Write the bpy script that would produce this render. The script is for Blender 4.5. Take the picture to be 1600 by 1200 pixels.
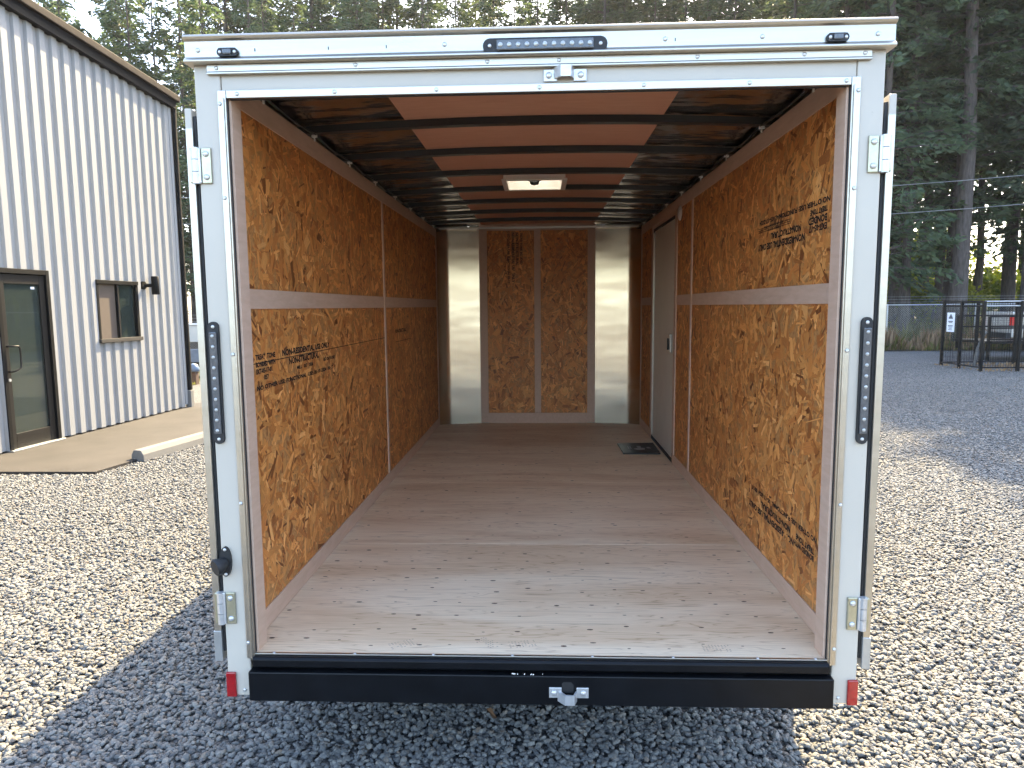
import bpy, bmesh, math, random
import numpy as np
from mathutils import Vector, Matrix
PI = math.pi
sc = bpy.context.scene
for o in list(bpy.data.objects): bpy.data.objects.remove(o)
C = sc.collection

# ---------------------------------------------------------------- camera
cam_d = bpy.data.cameras.new('camera'); cam = bpy.data.objects.new('camera', cam_d); C.objects.link(cam)
cam_d.sensor_width = 36; cam_d.lens = 1092.61/1600*36; cam_d.clip_end = 2000; cam_d.clip_start = .05
_r = Vector((0.99913175, 0.04068947, -0.0089508)); _u = Vector((0.00439203, 0.11077589, 0.99383571)); _f = Vector((-0.04143018, 0.99301212, -0.11050099))
cam.matrix_world = Matrix(((_r.x, _u.x, -_f.x, 0.0205), (_r.y, _u.y, -_f.y, -2.2529), (_r.z, _u.z, -_f.z, 1.6987), (0, 0, 0, 1)))
sc.camera = cam

# ---------------------------------------------------------------- sky, sun, exposure
SUN = Vector((.37, 1.1, 1.0)).normalized()
elev = math.asin(SUN.z); azim = math.atan2(SUN.x, SUN.y)
world = bpy.data.worlds.new('World'); sc.world = world; world.use_nodes = True
wn = world.node_tree.nodes; wl = world.node_tree.links
sky = wn.new('ShaderNodeTexSky'); sky.sky_type = 'NISHITA'; sky.sun_disc = False
sky.sun_elevation = elev; sky.sun_rotation = azim; sky.air_density = 1.0; sky.dust_density = 2.6; sky.ozone_density = 1.0
wl.new(sky.outputs[0], wn['Background'].inputs[0]); wn['Background'].inputs[1].default_value = 0.15
sl = bpy.data.lights.new('sun', 'SUN'); sl.energy = 3.9; sl.angle = math.radians(.5); sl.color = (1, .80, .48)
so = bpy.data.objects.new('sun', sl); C.objects.link(so); so.location = (20, 60, 55)
so.rotation_euler = SUN.to_track_quat('Z', 'Y').to_euler()
sc.view_settings.view_transform = 'Standard'; sc.view_settings.look = 'None'
sc.view_settings.gamma = 1; sc.view_settings.use_curve_mapping = False
sc.view_settings.exposure = 2.82
sc.render.engine = 'CYCLES'
sc.cycles.max_bounces = 10; sc.cycles.diffuse_bounces = 6; sc.cycles.glossy_bounces = 4
sc.cycles.transmission_bounces = 6; sc.cycles.transparent_max_bounces = 8
sc.cycles.caustics_reflective = False; sc.cycles.caustics_refractive = False

# ---------------------------------------------------------------- materials
def rgb(c, k=1): return (c[0]*k, c[1]*k, c[2]*k, 1)
def new_mat(name):
    m = bpy.data.materials.new(name); m.use_nodes = True
    nt = m.node_tree; b = nt.nodes['Principled BSDF']
    return m, nt, b
def N(nt, t, **kw):
    n = nt.nodes.new(t)
    for k, v in kw.items(): setattr(n, k, v)
    return n
def coords(nt, scale=(1, 1, 1), kind='Object', rot=(0, 0, 0)):
    tc = N(nt, 'ShaderNodeTexCoord'); mp = N(nt, 'ShaderNodeMapping')
    mp.inputs['Scale'].default_value = scale; mp.inputs['Rotation'].default_value = rot
    nt.links.new(tc.outputs[kind], mp.inputs[0]); return mp.outputs[0]
def noise(nt, vec, scale, detail=4, rough=.55, dist=0):
    n = N(nt, 'ShaderNodeTexNoise'); n.inputs['Scale'].default_value = scale; n.inputs['Detail'].default_value = detail
    n.inputs['Roughness'].default_value = rough; n.inputs['Distortion'].default_value = dist
    nt.links.new(vec, n.inputs['Vector']); return n
def ramp(nt, fac, stops):
    r = N(nt, 'ShaderNodeValToRGB'); e = r.color_ramp.elements
    while len(e) < len(stops): e.new(.5)
    for i, (p, c) in enumerate(stops): e[i].position = p; e[i].color = rgb(c) if len(c) == 3 else c
    nt.links.new(fac, r.inputs[0]); return r.outputs[0]
def mixc(nt, fac, a, b, mode='MIX'):
    m = N(nt, 'ShaderNodeMix', data_type='RGBA', blend_type=mode)
    for s, v in ((0, fac), (6, a), (7, b)):
        if isinstance(v, (int, float)): m.inputs[s].default_value = v
        elif isinstance(v, tuple): m.inputs[s].default_value = rgb(v)
        else: nt.links.new(v, m.inputs[s])
    return m.outputs[2]
def bump(nt, b, h, strength=.3, dist=.01):
    n = N(nt, 'ShaderNodeBump'); n.inputs['Strength'].default_value = strength; n.inputs['Distance'].default_value = dist
    nt.links.new(h, n.inputs['Height']); nt.links.new(n.outputs[0], b.inputs['Normal']); return n
def simple(name, col, rough=.5, metal=0, var=.08, scale=6, stretch=(1, 1, 1), bumps=0, bscale=60, rvar=.1, coat=0, spec=.5, bdist=.002):
    m, nt, b = new_mat(name)
    v = coords(nt, stretch); n = noise(nt, v, scale, 6, .6)
    lo = tuple(max(0, c*(1-var)) for c in col); hi = tuple(min(1, c*(1+var)) for c in col)
    nt.links.new(ramp(nt, n.outputs['Fac'], [(.3, lo), (.7, hi)]), b.inputs['Base Color'])
    rr = N(nt, 'ShaderNodeMapRange'); rr.inputs[3].default_value = max(.02, rough-rvar); rr.inputs[4].default_value = min(1, rough+rvar)
    n2 = noise(nt, v, scale*3.1, 5, .6); nt.links.new(n2.outputs['Fac'], rr.inputs[0]); nt.links.new(rr.outputs[0], b.inputs['Roughness'])
    b.inputs['Metallic'].default_value = metal; b.inputs['Coat Weight'].default_value = coat; b.inputs['Specular IOR Level'].default_value = spec
    if bumps:
        n3 = noise(nt, v, bscale, 3, .5); bump(nt, b, n3.outputs['Fac'], bumps, bdist)
    return m
M = {}
M['white'] = simple('white_paint', (.53, .48, .405), .32, var=.03, scale=3, bumps=.05, bscale=5, bdist=.01)
M['cream'] = simple('cream_panel', (.66, .62, .54), .45, var=.04)
M['alu'] = simple('mill_aluminium', (.50, .47, .415), .33, 1, var=.06, scale=4, stretch=(.3, 6, 6), bumps=.06, bscale=14, bdist=.004)
M['zinc'] = simple('yellow_zinc_plate', (.47, .45, .33), .34, .8, var=.12, scale=30)
M['steel'] = simple('zinc_steel', (.60, .60, .60), .35, .6, var=.1, scale=40)
M['black'] = simple('black_gloss_paint', (.005, .0056, .007), .34, var=.3, scale=9, bumps=.06, bscale=12, spec=.2)
M['bowblack'] = simple('black_bow_paint', (.008, .008, .009), .42, var=.3)
M['rubber'] = simple('black_rubber', (.015, .015, .016), .6, var=.2)
M['lens'] = simple('smoked_lens', (.085, .09, .095), .12, var=.25, scale=60, coat=.6)
M['led'] = simple('led_stud', (.42, .43, .42), .2, .3, var=.2, scale=90, coat=.5)
M['red'] = simple('red_reflector', (.33, .006, .010), .16, var=.25, scale=70, coat=.8, bumps=.3, bscale=220)
M['offwhite'] = simple('white_plastic', (.72, .70, .66), .4, var=.04)
M['ink'] = simple('stamp_ink', (.022, .017, .014), .8, var=.3, scale=50)
M['knot'] = simple('dark_knot', (.11, .06, .042), .7, var=.4, scale=80)
M['scuff'] = simple('shoe_scuff', (.34, .26, .20), .8, var=.2, scale=60)
M['mat'] = simple('black_pouch_vinyl', (.012, .012, .014), .5, var=.3, scale=30)
M['logo'] = simple('pale_print', (.35, .35, .35), .6, var=.2)
M['tyre'] = simple('tyre_rubber', (.02, .02, .02), .75, var=.2, scale=20)
M['bronze'] = simple('dark_bronze_aluminium', (.009, .0075, .0065), .5, .0, var=.12, scale=8, stretch=(8, 8, .5), spec=.25)
M['trimbrown'] = simple('brown_rake_trim', (.026, .020, .018), .7, 0, var=.3, scale=5, spec=.1)
M['darktrim'] = simple('black_soffit_trim', (.006, .0058, .006), .6, var=.2, spec=.12)
M['green_wire'] = simple('green_wire', (.012, .05, .03), .45, var=.1)
M['galv'] = simple('galvanised_tube', (.45, .46, .46), .45, .8, var=.12, scale=8)
M['cable'] = simple('overhead_cable', (.25, .25, .25), .6, var=.05)
M['sign'] = simple('white_sign', (.80, .82, .86), .4, var=.03)
M['signink'] = simple('sign_ink', (.06, .07, .09), .5, var=.1)
M['truck'] = simple('champagne_car_paint', (.62, .58, .52), .25, .35, var=.03, coat=.6)
M['truckdark'] = simple('dark_car_glass', (.012, .014, .016), .08, var=.2, coat=.5)
M['tail'] = simple('tail_lamp', (.55, .012, .012), .2, var=.1, coat=.5)
M['bluecap'] = simple('slate_blue_cap', (.11, .16, .24), .4, var=.15)
M['brownpost'] = simple('brown_stained_post', (.07, .04, .028), .7, var=.25, scale=14)
M['leafdry'] = simple('dry_leaf', (.20, .105, .05), .8, var=.3, scale=40)

def wood_lauan(name, c1, c2, st):
    m, nt, b = new_mat(name); v = coords(nt, st)
    n = noise(nt, v, 14, 6, .6, .4); n2 = noise(nt, coords(nt), 1.7, 3)
    c = ramp(nt, n.outputs['Fac'], [(.25, c1), (.75, c2)])
    c = mixc(nt, .25, c, ramp(nt, n2.outputs['Fac'], [(.3, c1), (.7, c2)]))
    nt.links.new(c, b.inputs['Base Color']); b.inputs['Roughness'].default_value = .62
    bump(nt, b, n.outputs['Fac'], .12, .002); return m
M['lauan'] = wood_lauan('lauan_strip', (.52, .35, .25), (.66, .47, .355), (3, .6, 3))
M['ceilply'] = wood_lauan('lauan_ceiling', (.52, .26, .165), (.64, .35, .235), (.5, 3, 3))

def m_floor():
    m, nt, b = new_mat('fir_plywood_floor')
    v = coords(nt, (.55, 7, 1)); big = noise(nt, coords(nt, (.35, 1.6, 1)), 2.4, 4, .5, .6)
    oi = N(nt, 'ShaderNodeObjectInfo')
    add = N(nt, 'ShaderNodeVectorMath', operation='ADD'); nt.links.new(v, add.inputs[0])
    mul = N(nt, 'ShaderNodeVectorMath', operation='SCALE'); mul.inputs[0].default_value = (7, 13, 3); nt.links.new(oi.outputs['Random'], mul.inputs['Scale'])
    nt.links.new(mul.outputs[0], add.inputs[1])
    g = noise(nt, add.outputs[0], 3.2, 2, .45, .9)
    w = N(nt, 'ShaderNodeMath', operation='MULTIPLY'); w.inputs[1].default_value = 15; nt.links.new(g.outputs['Fac'], w.inputs[0])
    fr = N(nt, 'ShaderNodeMath', operation='PINGPONG'); fr.inputs[1].default_value = 1; nt.links.new(w.outputs[0], fr.inputs[0])
    lines = ramp(nt, fr.outputs[0], [(.0, (.30, .165, .085)), (.11, (.68, .50, .31)), (.5, (.93, .73, .50)), (1, (.82, .63, .42))])
    fine = noise(nt, coords(nt, (2.5, 90, 1)), 3, 4, .6)
    c = mixc(nt, .28, lines, ramp(nt, fine.outputs['Fac'], [(.3, (.62, .45, .28)), (.7, (.95, .78, .56))]))
    c = mixc(nt, .38, c, ramp(nt, big.outputs['Fac'], [(.36, (.60, .36, .19)), (.60, (.95, .79, .58))]))
    nt.links.new(c, b.inputs['Base Color']); b.inputs['Roughness'].default_value = .55
    bump(nt, b, fine.outputs['Fac'], .15, .001); return m
M['floor'] = m_floor()
def m_osb():
    m, nt, b = new_mat('osb_strand')
    at = N(nt, 'ShaderNodeAttribute', attribute_name='tint')
    uv = N(nt, 'ShaderNodeUVMap', uv_map='uv'); mp = N(nt, 'ShaderNodeMapping'); mp.inputs['Scale'].default_value = (14, 260, 1)
    nt.links.new(uv.outputs[0], mp.inputs[0]); g = noise(nt, mp.outputs[0], 1, 3, .6)
    c = mixc(nt, .8, at.outputs['Color'], ramp(nt, g.outputs['Fac'], [(.25, (.62, .58, .54)), (.72, (1, 1, 1))]), 'MULTIPLY')
    nt.links.new(c, b.inputs['Base Color']); b.inputs['Roughness'].default_value = .55
    bump(nt, b, g.outputs['Fac'], .25, .001); return m
M['osb'] = m_osb()
M['osbbase'] = simple('osb_core', (.46, .215, .07), .6, var=.35, scale=60, bumps=.3, bscale=120)
def m_wavy(name, col, rough, amp, sc_, st=(1, 1, 1)):
    m, nt, b = new_mat(name); b.inputs['Metallic'].default_value = 1; b.inputs['Base Color'].default_value = rgb(col)
    v = coords(nt, st); n = noise(nt, v, sc_, 2, .4); f = noise(nt, coords(nt, (200, 200, 3)), 1, 2)
    rr = N(nt, 'ShaderNodeMapRange'); rr.inputs[3].default_value = rough*.8; rr.inputs[4].default_value = rough*1.25
    nt.links.new(f.outputs['Fac'], rr.inputs[0]); nt.links.new(rr.outputs[0], b.inputs['Roughness'])
    bump(nt, b, n.outputs['Fac'], 1, amp); return m
M['cornermetal'] = m_wavy('polished_corner_sheet', (.60, .53, .41), .18, .008, 1.8, (.6, 1, 1.7))
M['ceilmetal'] = m_wavy('dark_ceiling_sheet', (.42, .41, .40), .20, .02, 3.2, (1.6, 2.6, 1))

def m_gravel():
    m, nt, b = new_mat('crushed_stone_lot')
    v = coords(nt); vo = N(nt, 'ShaderNodeTexVoronoi'); vo.inputs['Scale'].default_value = 46; nt.links.new(v, vo.inputs['Vector'])
    sep = N(nt, 'ShaderNodeSeparateColor'); nt.links.new(vo.outputs['Color'], sep.inputs[0])
    c = ramp(nt, sep.outputs[0], [(0, (.06, .06, .059)), (.35, (.108, .108, .104)), (.7, (.15, .147, .138)), (1, (.21, .20, .185))])
    e = ramp(nt, vo.outputs['Distance'], [(.35, (1, 1, 1)), (.75, (.45, .45, .45))])
    c = mixc(nt, 1.0, c, e, 'MULTIPLY')
    big = noise(nt, v, .35, 4); c = mixc(nt, .5, c, ramp(nt, big.outputs['Fac'], [(.3, (.75, .75, .75)), (.7, (1.15, 1.14, 1.12))]), 'MULTIPLY')
    nt.links.new(c, b.inputs['Base Color']); b.inputs['Roughness'].default_value = .85
    inv = N(nt, 'ShaderNodeMath', operation='MULTIPLY_ADD'); inv.inputs[1].default_value = -1; inv.inputs[2].default_value = 1; nt.links.new(vo.outputs['Distance'], inv.inputs[0])
    bump(nt, b, inv.outputs[0], 1.0, .02); return m
M['lot'] = m_gravel()
def m_stone():
    m, nt, b = new_mat('gravel_stone')
    at = N(nt, 'ShaderNodeAttribute', attribute_name='tint', attribute_type='INSTANCER')
    c = ramp(nt, at.outputs['Fac'], [(0, (.085, .085, .083)), (.25, (.13, .13, .124)), (.55, (.17, .168, .157)), (.82, (.20, .196, .18)), (.93, (.25, .235, .205)), (1, (.18, .14, .105))])
    n = noise(nt, coords(nt), 1.6, 5, .65)
    c = mixc(nt, .6, c, ramp(nt, n.outputs['Fac'], [(.3, (.72, .72, .73)), (.7, (1.12, 1.12, 1.1))]), 'MULTIPLY')
    nt.links.new(c, b.inputs['Base Color']); b.inputs['Roughness'].default_value = .8; return m
M['stone'] = m_stone()
def m_concrete(name, a, bcol):
    m, nt, b = new_mat(name); v = coords(nt)
    n = noise(nt, v, 1.3, 7, .62); f = noise(nt, v, 90, 4, .6)
    c = ramp(nt, n.outputs['Fac'], [(.32, a), (.68, bcol)])
    c = mixc(nt, .35, c, ramp(nt, f.outputs['Fac'], [(.3, (.7, .7, .7)), (.7, (1.1, 1.1, 1.1))]), 'MULTIPLY')
    nt.links.new(c, b.inputs['Base Color']); b.inputs['Roughness'].default_value = .85; bump(nt, b, f.outputs['Fac'], .3, .004); return m
M['apron'] = m_concrete('tan_concrete', (.020, .0165, .0138), (.042, .036, .031))
M['concrete'] = m_concrete('pale_concrete', (.13, .125, .115), (.18, .172, .158))
M['siding'] = simple('white_ribbed_steel', (.275, .273, .268), .45, var=.04, scale=1.2, stretch=(1, 1, .4), bumps=.05, bscale=3, bdist=.01)
M['earth'] = m_concrete('forest_floor', (.055, .042, .028), (.10, .08, .05))
def m_glass():
    m, nt, b = new_mat('tinted_glass')
    b.inputs['Base Color'].default_value = (.30, .40, .36, 1); b.inputs['Roughness'].default_value = .02
    b.inputs['Transmission Weight'].default_value = .92; b.inputs['IOR'].default_value = 1.5; b.inputs['Specular IOR Level'].default_value = .5; return m
M['glass'] = m_glass()
M['room'] = simple('dim_room', (.045, .055, .048), .8, var=.2, scale=1)
M['blind'] = simple('tan_insect_screen', (.085, .062, .046), .7, var=.12, scale=120)
def m_dome():
    m, nt, b = new_mat('translucent_dome'); b.inputs['Base Color'].default_value = (.9, .9, .88, 1)
    tr = N(nt, 'ShaderNodeBsdfTranslucent'); tr.inputs[0].default_value = (.92, .91, .88, 1); mx = N(nt, 'ShaderNodeMixShader'); mx.inputs[0].default_value = .7
    nt.links.new(b.outputs[0], mx.inputs[1]); nt.links.new(tr.outputs[0], mx.inputs[2]); nt.links.new(mx.outputs[0], nt.nodes['Material Output'].inputs[0]); return m
M['dome'] = m_dome()
def m_leaf(name, dark, light, trans, fac=.35):
    m, nt, b = new_mat(name); at = N(nt, 'ShaderNodeAttribute', attribute_name='tint'); oi = N(nt, 'ShaderNodeObjectInfo')
    c = ramp(nt, at.outputs['Fac'], [(0, dark), (1, light)])
    hv = N(nt, 'ShaderNodeHueSaturation'); nt.links.new(c, hv.inputs['Color'])
    mr = N(nt, 'ShaderNodeMapRange'); mr.inputs[3].default_value = .75; mr.inputs[4].default_value = 1.3; nt.links.new(oi.outputs['Random'], mr.inputs[0]); nt.links.new(mr.outputs[0], hv.inputs['Value'])
    mh = N(nt, 'ShaderNodeMapRange'); mh.inputs[3].default_value = .475; mh.inputs[4].default_value = .515; nt.links.new(oi.outputs['Random'], mh.inputs[0]); nt.links.new(mh.outputs[0], hv.inputs['Hue'])
    nt.links.new(hv.outputs[0], b.inputs['Base Color']); b.inputs['Roughness'].default_value = .6; b.inputs['Specular IOR Level'].default_value = .25
    tr = N(nt, 'ShaderNodeBsdfTranslucent'); tm = mixc(nt, 1, hv.outputs[0], trans, 'MULTIPLY'); nt.links.new(tm, tr.inputs[0])
    mx = N(nt, 'ShaderNodeMixShader'); mx.inputs[0].default_value = fac
    nt.links.new(b.outputs[0], mx.inputs[1]); nt.links.new(tr.outputs[0], mx.inputs[2]); nt.links.new(mx.outputs[0], nt.nodes['Material Output'].inputs[0]); return m
M['needle'] = m_leaf('fir_needles', (.034, .052, .034), (.100, .128, .070), (1.7, 1.8, 1.2), .40)
M['broad'] = m_leaf('broad_leaves', (.075, .11, .02), (.17, .20, .04), (2.4, 2.2, .8), .5)
M['weed'] = m_leaf('dry_weeds', (.17, .12, .065), (.40, .30, .17), (1.2, 1.1, .8), .3)
M['weedgreen'] = m_leaf('green_weeds', (.065, .075, .022), (.18, .165, .06), (1.5, 1.4, .8), .35)
M['bark'] = simple('fir_bark', (.085, .068, .058), .9, var=.45, scale=9, stretch=(2, 2, .35), bumps=.8, bscale=14, bdist=.05)

# ---------------------------------------------------------------- mesh helpers
class MB:
    def __init__(s): s.v = []; s.f = []; s.sm = []
    def add(s, vs, fs, smooth=False):
        k = len(s.v); s.v += [tuple(map(float, a)) for a in vs]; s.f += [tuple(i+k for i in f) for f in fs]; s.sm += [smooth]*len(fs); return s
    def box(s, x0, x1, y0, y1, z0, z1):
        return s.add([(x0,y0,z0),(x1,y0,z0),(x1,y1,z0),(x0,y1,z0),(x0,y0,z1),(x1,y0,z1),(x1,y1,z1),(x0,y1,z1)],
            [(0,3,2,1),(4,5,6,7),(0,1,5,4),(1,2,6,5),(2,3,7,6),(3,0,4,7)])
    def obox(s, o, ux, uy, uz, dx, dy, dz):   # oriented box from corner o
        o, ux, uy, uz = map(Vector, (o, ux, uy, uz)); vs = []
        for c in (0, 1):
            for a, b in ((0,0),(1,0),(1,1),(0,1)): vs.append(o+ux*dx*a+uy*dy*b+uz*dz*c)
        return s.add(vs, [(0,3,2,1),(4,5,6,7),(0,1,5,4),(1,2,6,5),(2,3,7,6),(3,0,4,7)])
    def tube(s, pts, r, n=8, cap=True, smooth=True):
        pts = [Vector(p) for p in pts]; rr = r if isinstance(r, (list, tuple)) else [r]*len(pts)
        k = []; prev = None
        vs = []; fs = []
        for i, p in enumerate(pts):
            d = (pts[min(i+1, len(pts)-1)]-pts[max(i-1, 0)]).normalized()
            a = d.orthogonal().normalized() if prev is None else (prev-d*prev.dot(d)).normalized()
            prev = a; b = d.cross(a)
            for j in range(n):
                t = 2*PI*j/n; vs.append(p+(a*math.cos(t)+b*math.sin(t))*rr[i])
        for i in range(len(pts)-1):
            for j in range(n): fs.append((i*n+j, i*n+(j+1)%n, (i+1)*n+(j+1)%n, (i+1)*n+j))
        s.add(vs, fs, smooth)
        if cap:
            e = (len(pts)-1)*n
            s.add(vs[:n], [tuple(reversed(range(n)))]); s.add(vs[e:e+n], [tuple(range(n))])
        return s
    def extrude(s, poly, axis, a0, a1, smooth=False):  # poly = list of 2D in the other two axes (cyclic order)
        def P(q, a):
            return {'x': (a, q[0], q[1]), 'y': (q[0], a, q[1]), 'z': (q[0], q[1], a)}[axis]
        n = len(poly); vs = [P(q, a0) for q in poly]+[P(q, a1) for q in poly]
        s.add(vs, [(i, (i+1) % n, n+(i+1) % n, n+i) for i in range(n)], smooth)
        s.add(vs[:n], [tuple(reversed(range(n)))]); s.add(vs[n:], [tuple(range(n))]); return s
    def disc(s, c, nrm, r, h, n=12, dome=0):
        c = Vector(c); d = Vector(nrm).normalized(); a = d.orthogonal().normalized(); b = d.cross(a)
        rings = [(r, 0), (r, h)] if not dome else [(r, 0), (r, h*.35), (r*.72, h*.8)]
        vs = []
        for q, z in rings:
            for j in range(n): vs.append(c+(a*math.cos(2*PI*j/n)+b*math.sin(2*PI*j/n))*q+d*z)
        fs = []
        for i in range(len(rings)-1):
            for j in range(n): fs.append((i*n+j, i*n+(j+1) % n, (i+1)*n+(j+1) % n, (i+1)*n+j))
        e = (len(rings)-1)*n
        if dome:
            vs.append(c+d*h); fs += [(e+j, e+(j+1) % n, len(vs)-1) for j in range(n)]
        else: fs.append(tuple(range(e, e+n)))
        fs.append(tuple(reversed(range(n))))
        return s.add(vs, fs, bool(dome))
def mk(name, mesh, mat, parent=None, off=(0, 0, 0)):
    o = bpy.data.objects.new(name, mesh); C.objects.link(o)
    if mat and not mesh.materials: mesh.materials.append(M[mat] if isinstance(mat, str) else mat)
    if parent: o.parent = parent
    return o
def root_of(p):
    while p and p.parent: p = p.parent
    return p
def build(name, mb, mat, parent=None, bevel=0, seg=2):
    r = root_of(parent); off = np.array(r.location) if r else np.zeros(3)
    me = bpy.data.meshes.new(name); me.from_pydata((np.array(mb.v)-off).tolist(), [], mb.f)
    me.polygons.foreach_set('use_smooth', mb.sm); 
    bm = bmesh.new(); bm.from_mesh(me); bmesh.ops.recalc_face_normals(bm, faces=bm.faces); bm.to_mesh(me); bm.free()
    o = mk(name, me, mat, parent)
    if bevel:
        b = o.modifiers.new('bevel', 'BEVEL'); b.width = bevel; b.segments = seg; b.limit_method = 'ANGLE'; b.harden_normals = False
    return o
def tag(o, label, cat=None, group=None, kind=None):
    if label: o['label'] = label
    if cat: o['category'] = cat
    if group: o['group'] = group
    if kind: o['kind'] = kind
    return o
def thing(name, loc, label, cat, group=None):
    o = bpy.data.objects.new(name, None); C.objects.link(o); o.location = loc; o.empty_display_size = .2
    bpy.context.view_layer.update(); return tag(o, label, cat, group)
def B(name, box, mat, parent=None, bevel=0): return build(name, MB().box(*box), mat, parent, bevel)

# ---------------------------------------------------------------- setting: ground
g = MB(); g.add([(-400,-400,-.02),(400,-400,-.02),(400,600,-.02),(-400,600,-.02)], [(0,1,2,3)])
tag(build('ground', g, 'earth'), None, kind='structure')
g = MB(); g.add([(-60,-80,0),(60,-80,0),(60,14,0),(40,22.6,0),(12.6,23.0,0),(10,29,0),(-60,29,0)], [tuple(range(7))])
tag(build('gravel_lot', g, 'lot'), None, kind='structure')
# two slabs with a joint between them
g1 = MB().extrude([(-9,4.67),(-4.606,4.67),(-4.296,6.456),(-4.24,6.80),(-9,6.80)], 'z', .001, .032)
g2 = MB().extrude([(-9,6.81),(-4.238,6.81),(-3.75,9.9),(-9,9.9)], 'z', .001, .030)
ap = build('concrete_apron', g1, 'apron', None, .006); tag(ap, None, kind='structure')
build('slab', g2, 'apron', ap, .006)

# gravel stones: real geometry scattered by geometry nodes over the near part of the lot
def gravel():
    zones = [  # quad corners (xy), density per m2
        ([(-5.2,-1.5),(-1.0,-1.5),(-1.0,2.2),(-5.2,2.2)], 3700),
        ([(-7.5,2.2),(-1.0,2.2),(-1.0,4.63),(-7.5,4.63)], 2900),
        ([(-4.58,4.63),(-1.0,4.63),(-1.0,7.2),(-4.14,7.2)], 2000),
        ([(-4.14,7.2),(-1.3,7.2),(-1.3,10.5),(-3.6,10.5)], 1200),
        ([(-1.0,-1.2),(1.0,-1.2),(1.0,1.7),(-1.0,1.7)], 3700),
        ([(1.0,-1.5),(4.2,-1.5),(4.2,2.2),(1.0,2.2)], 3700),
        ([(1.0,2.2),(6.2,2.2),(6.2,5),(1.0,5)], 2700),
        ([(1.2,5),(8.4,5),(8.4,8.5),(1.2,8.5)], 1350),
        ([(3,8.5),(11.5,8.5),(11.5,13),(3,13)], 550), ([(4.5,13),(14,13),(14,18),(4.5,18)], 260), ([(11.5,8.5),(15,8.5),(15,13),(11.5,13)], 420), ([(8.4,5),(11,5),(11,8.5),(8.4,8.5)], 700)]
    vs = []; fs = []
    for q, d in zones:
        k = len(vs); vs += [(x, y, 0) for x, y in q]; fs.append((k, k+1, k+2, k+3))
    me = bpy.data.meshes.new('gravel'); me.from_pydata(vs, [], fs)
    a = me.attributes.new('dens', 'FLOAT', 'FACE'); a.data.foreach_set('value', [float(z[1]) for z in zones])
    o = mk('gravel', me, 'stone'); tag(o, 'loose grey crushed stone covering the yard', 'gravel', kind='stuff')
    ng = bpy.data.node_groups.new('scatter_stones', 'GeometryNodeTree')
    ng.interface.new_socket('Geometry', in_out='INPUT', socket_type='NodeSocketGeometry'); ng.interface.new_socket('Geometry', in_out='OUTPUT', socket_type='NodeSocketGeometry')
    n = ng.nodes; L = ng.links; gi = n.new('NodeGroupInput'); go = n.new('NodeGroupOutput')
    dp = n.new('GeometryNodeDistributePointsOnFaces'); dp.inputs['Seed'].default_value = 3
    na = n.new('GeometryNodeInputNamedAttribute'); na.data_type = 'FLOAT'; na.inputs['Name'].default_value = 'dens'
    L.new(gi.outputs[0], dp.inputs['Mesh']); L.new(na.outputs[0], dp.inputs['Density'])
    def rnd(t, lo, hi, seed):
        r = n.new('FunctionNodeRandomValue'); r.data_type = t
        ins = [s for s in r.inputs if s.enabled]
        ins[0].default_value = lo; ins[1].default_value = hi
        [s for s in r.inputs if s.name == 'Seed'][0].default_value = seed
        return [s for s in r.outputs if s.enabled][0]
    jn = n.new('GeometryNodeJoinGeometry')
    for k in range(4):
        ic = n.new('GeometryNodeMeshIcoSphere'); ic.inputs['Subdivisions'].default_value = 2; ic.inputs['Radius'].default_value = 1
        sp = n.new('GeometryNodeSetPosition'); pos = n.new('GeometryNodeInputPosition')
        va = n.new('ShaderNodeVectorMath'); va.operation = 'ADD'; va.inputs[1].default_value = (k*7.3, k*3.1, k*5.7); L.new(pos.outputs[0], va.inputs[0])
        vo = n.new('ShaderNodeTexVoronoi'); vo.inputs['Scale'].default_value = 1.1; L.new(va.outputs[0], vo.inputs['Vector'])
        sb = n.new('ShaderNodeVectorMath'); sb.operation = 'SUBTRACT'; L.new(vo.outputs['Color'], sb.inputs[0]); sb.inputs[1].default_value = (.5, .5, .5)
        sca = n.new('ShaderNodeVectorMath'); sca.operation = 'SCALE'; sca.inputs['Scale'].default_value = .42; L.new(sb.outputs[0], sca.inputs[0])
        L.new(ic.outputs['Mesh'], sp.inputs['Geometry']); L.new(sca.outputs[0], sp.inputs['Offset'])
        mt = n.new('GeometryNodeSetMaterial'); mt.inputs['Material'].default_value = M['stone']; L.new(sp.outputs[0], mt.inputs[0])
        ti = n.new('GeometryNodeGeometryToInstance'); L.new(mt.outputs[0], ti.inputs[0]); L.new(ti.outputs[0], jn.inputs[0])
    ip = n.new('GeometryNodeInstanceOnPoints'); ip.inputs['Pick Instance'].default_value = True
    L.new(dp.outputs['Points'], ip.inputs['Points']); L.new(jn.outputs[0], ip.inputs['Instance'])
    L.new(rnd('INT', 0, 3, 9), ip.inputs['Instance Index'])
    L.new(rnd('FLOAT_VECTOR', (-.5, -.5, 0), (.5, .5, 6.28), 11), ip.inputs['Rotation'])
    vs_ = n.new('ShaderNodeVectorMath'); vs_.operation = 'MULTIPLY'
    L.new(rnd('FLOAT_VECTOR', (.0093, .0075, .0054), (.0172, .0124, .0090), 13), vs_.inputs[0]); L.new(rnd('FLOAT', .58, 1.2, 17), vs_.inputs[1])
    L.new(vs_.outputs[0], ip.inputs['Scale'])
    tr = n.new('GeometryNodeTranslateInstances'); L.new(ip.outputs[0], tr.inputs[0]); L.new(rnd('FLOAT_VECTOR', (0, 0, .001), (0, 0, .014), 19), tr.inputs['Translation']); tr.inputs['Local Space'].default_value = False
    st = n.new('GeometryNodeStoreNamedAttribute'); st.data_type = 'FLOAT'; st.domain = 'INSTANCE'; st.inputs['Name'].default_value = 'tint'
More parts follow.
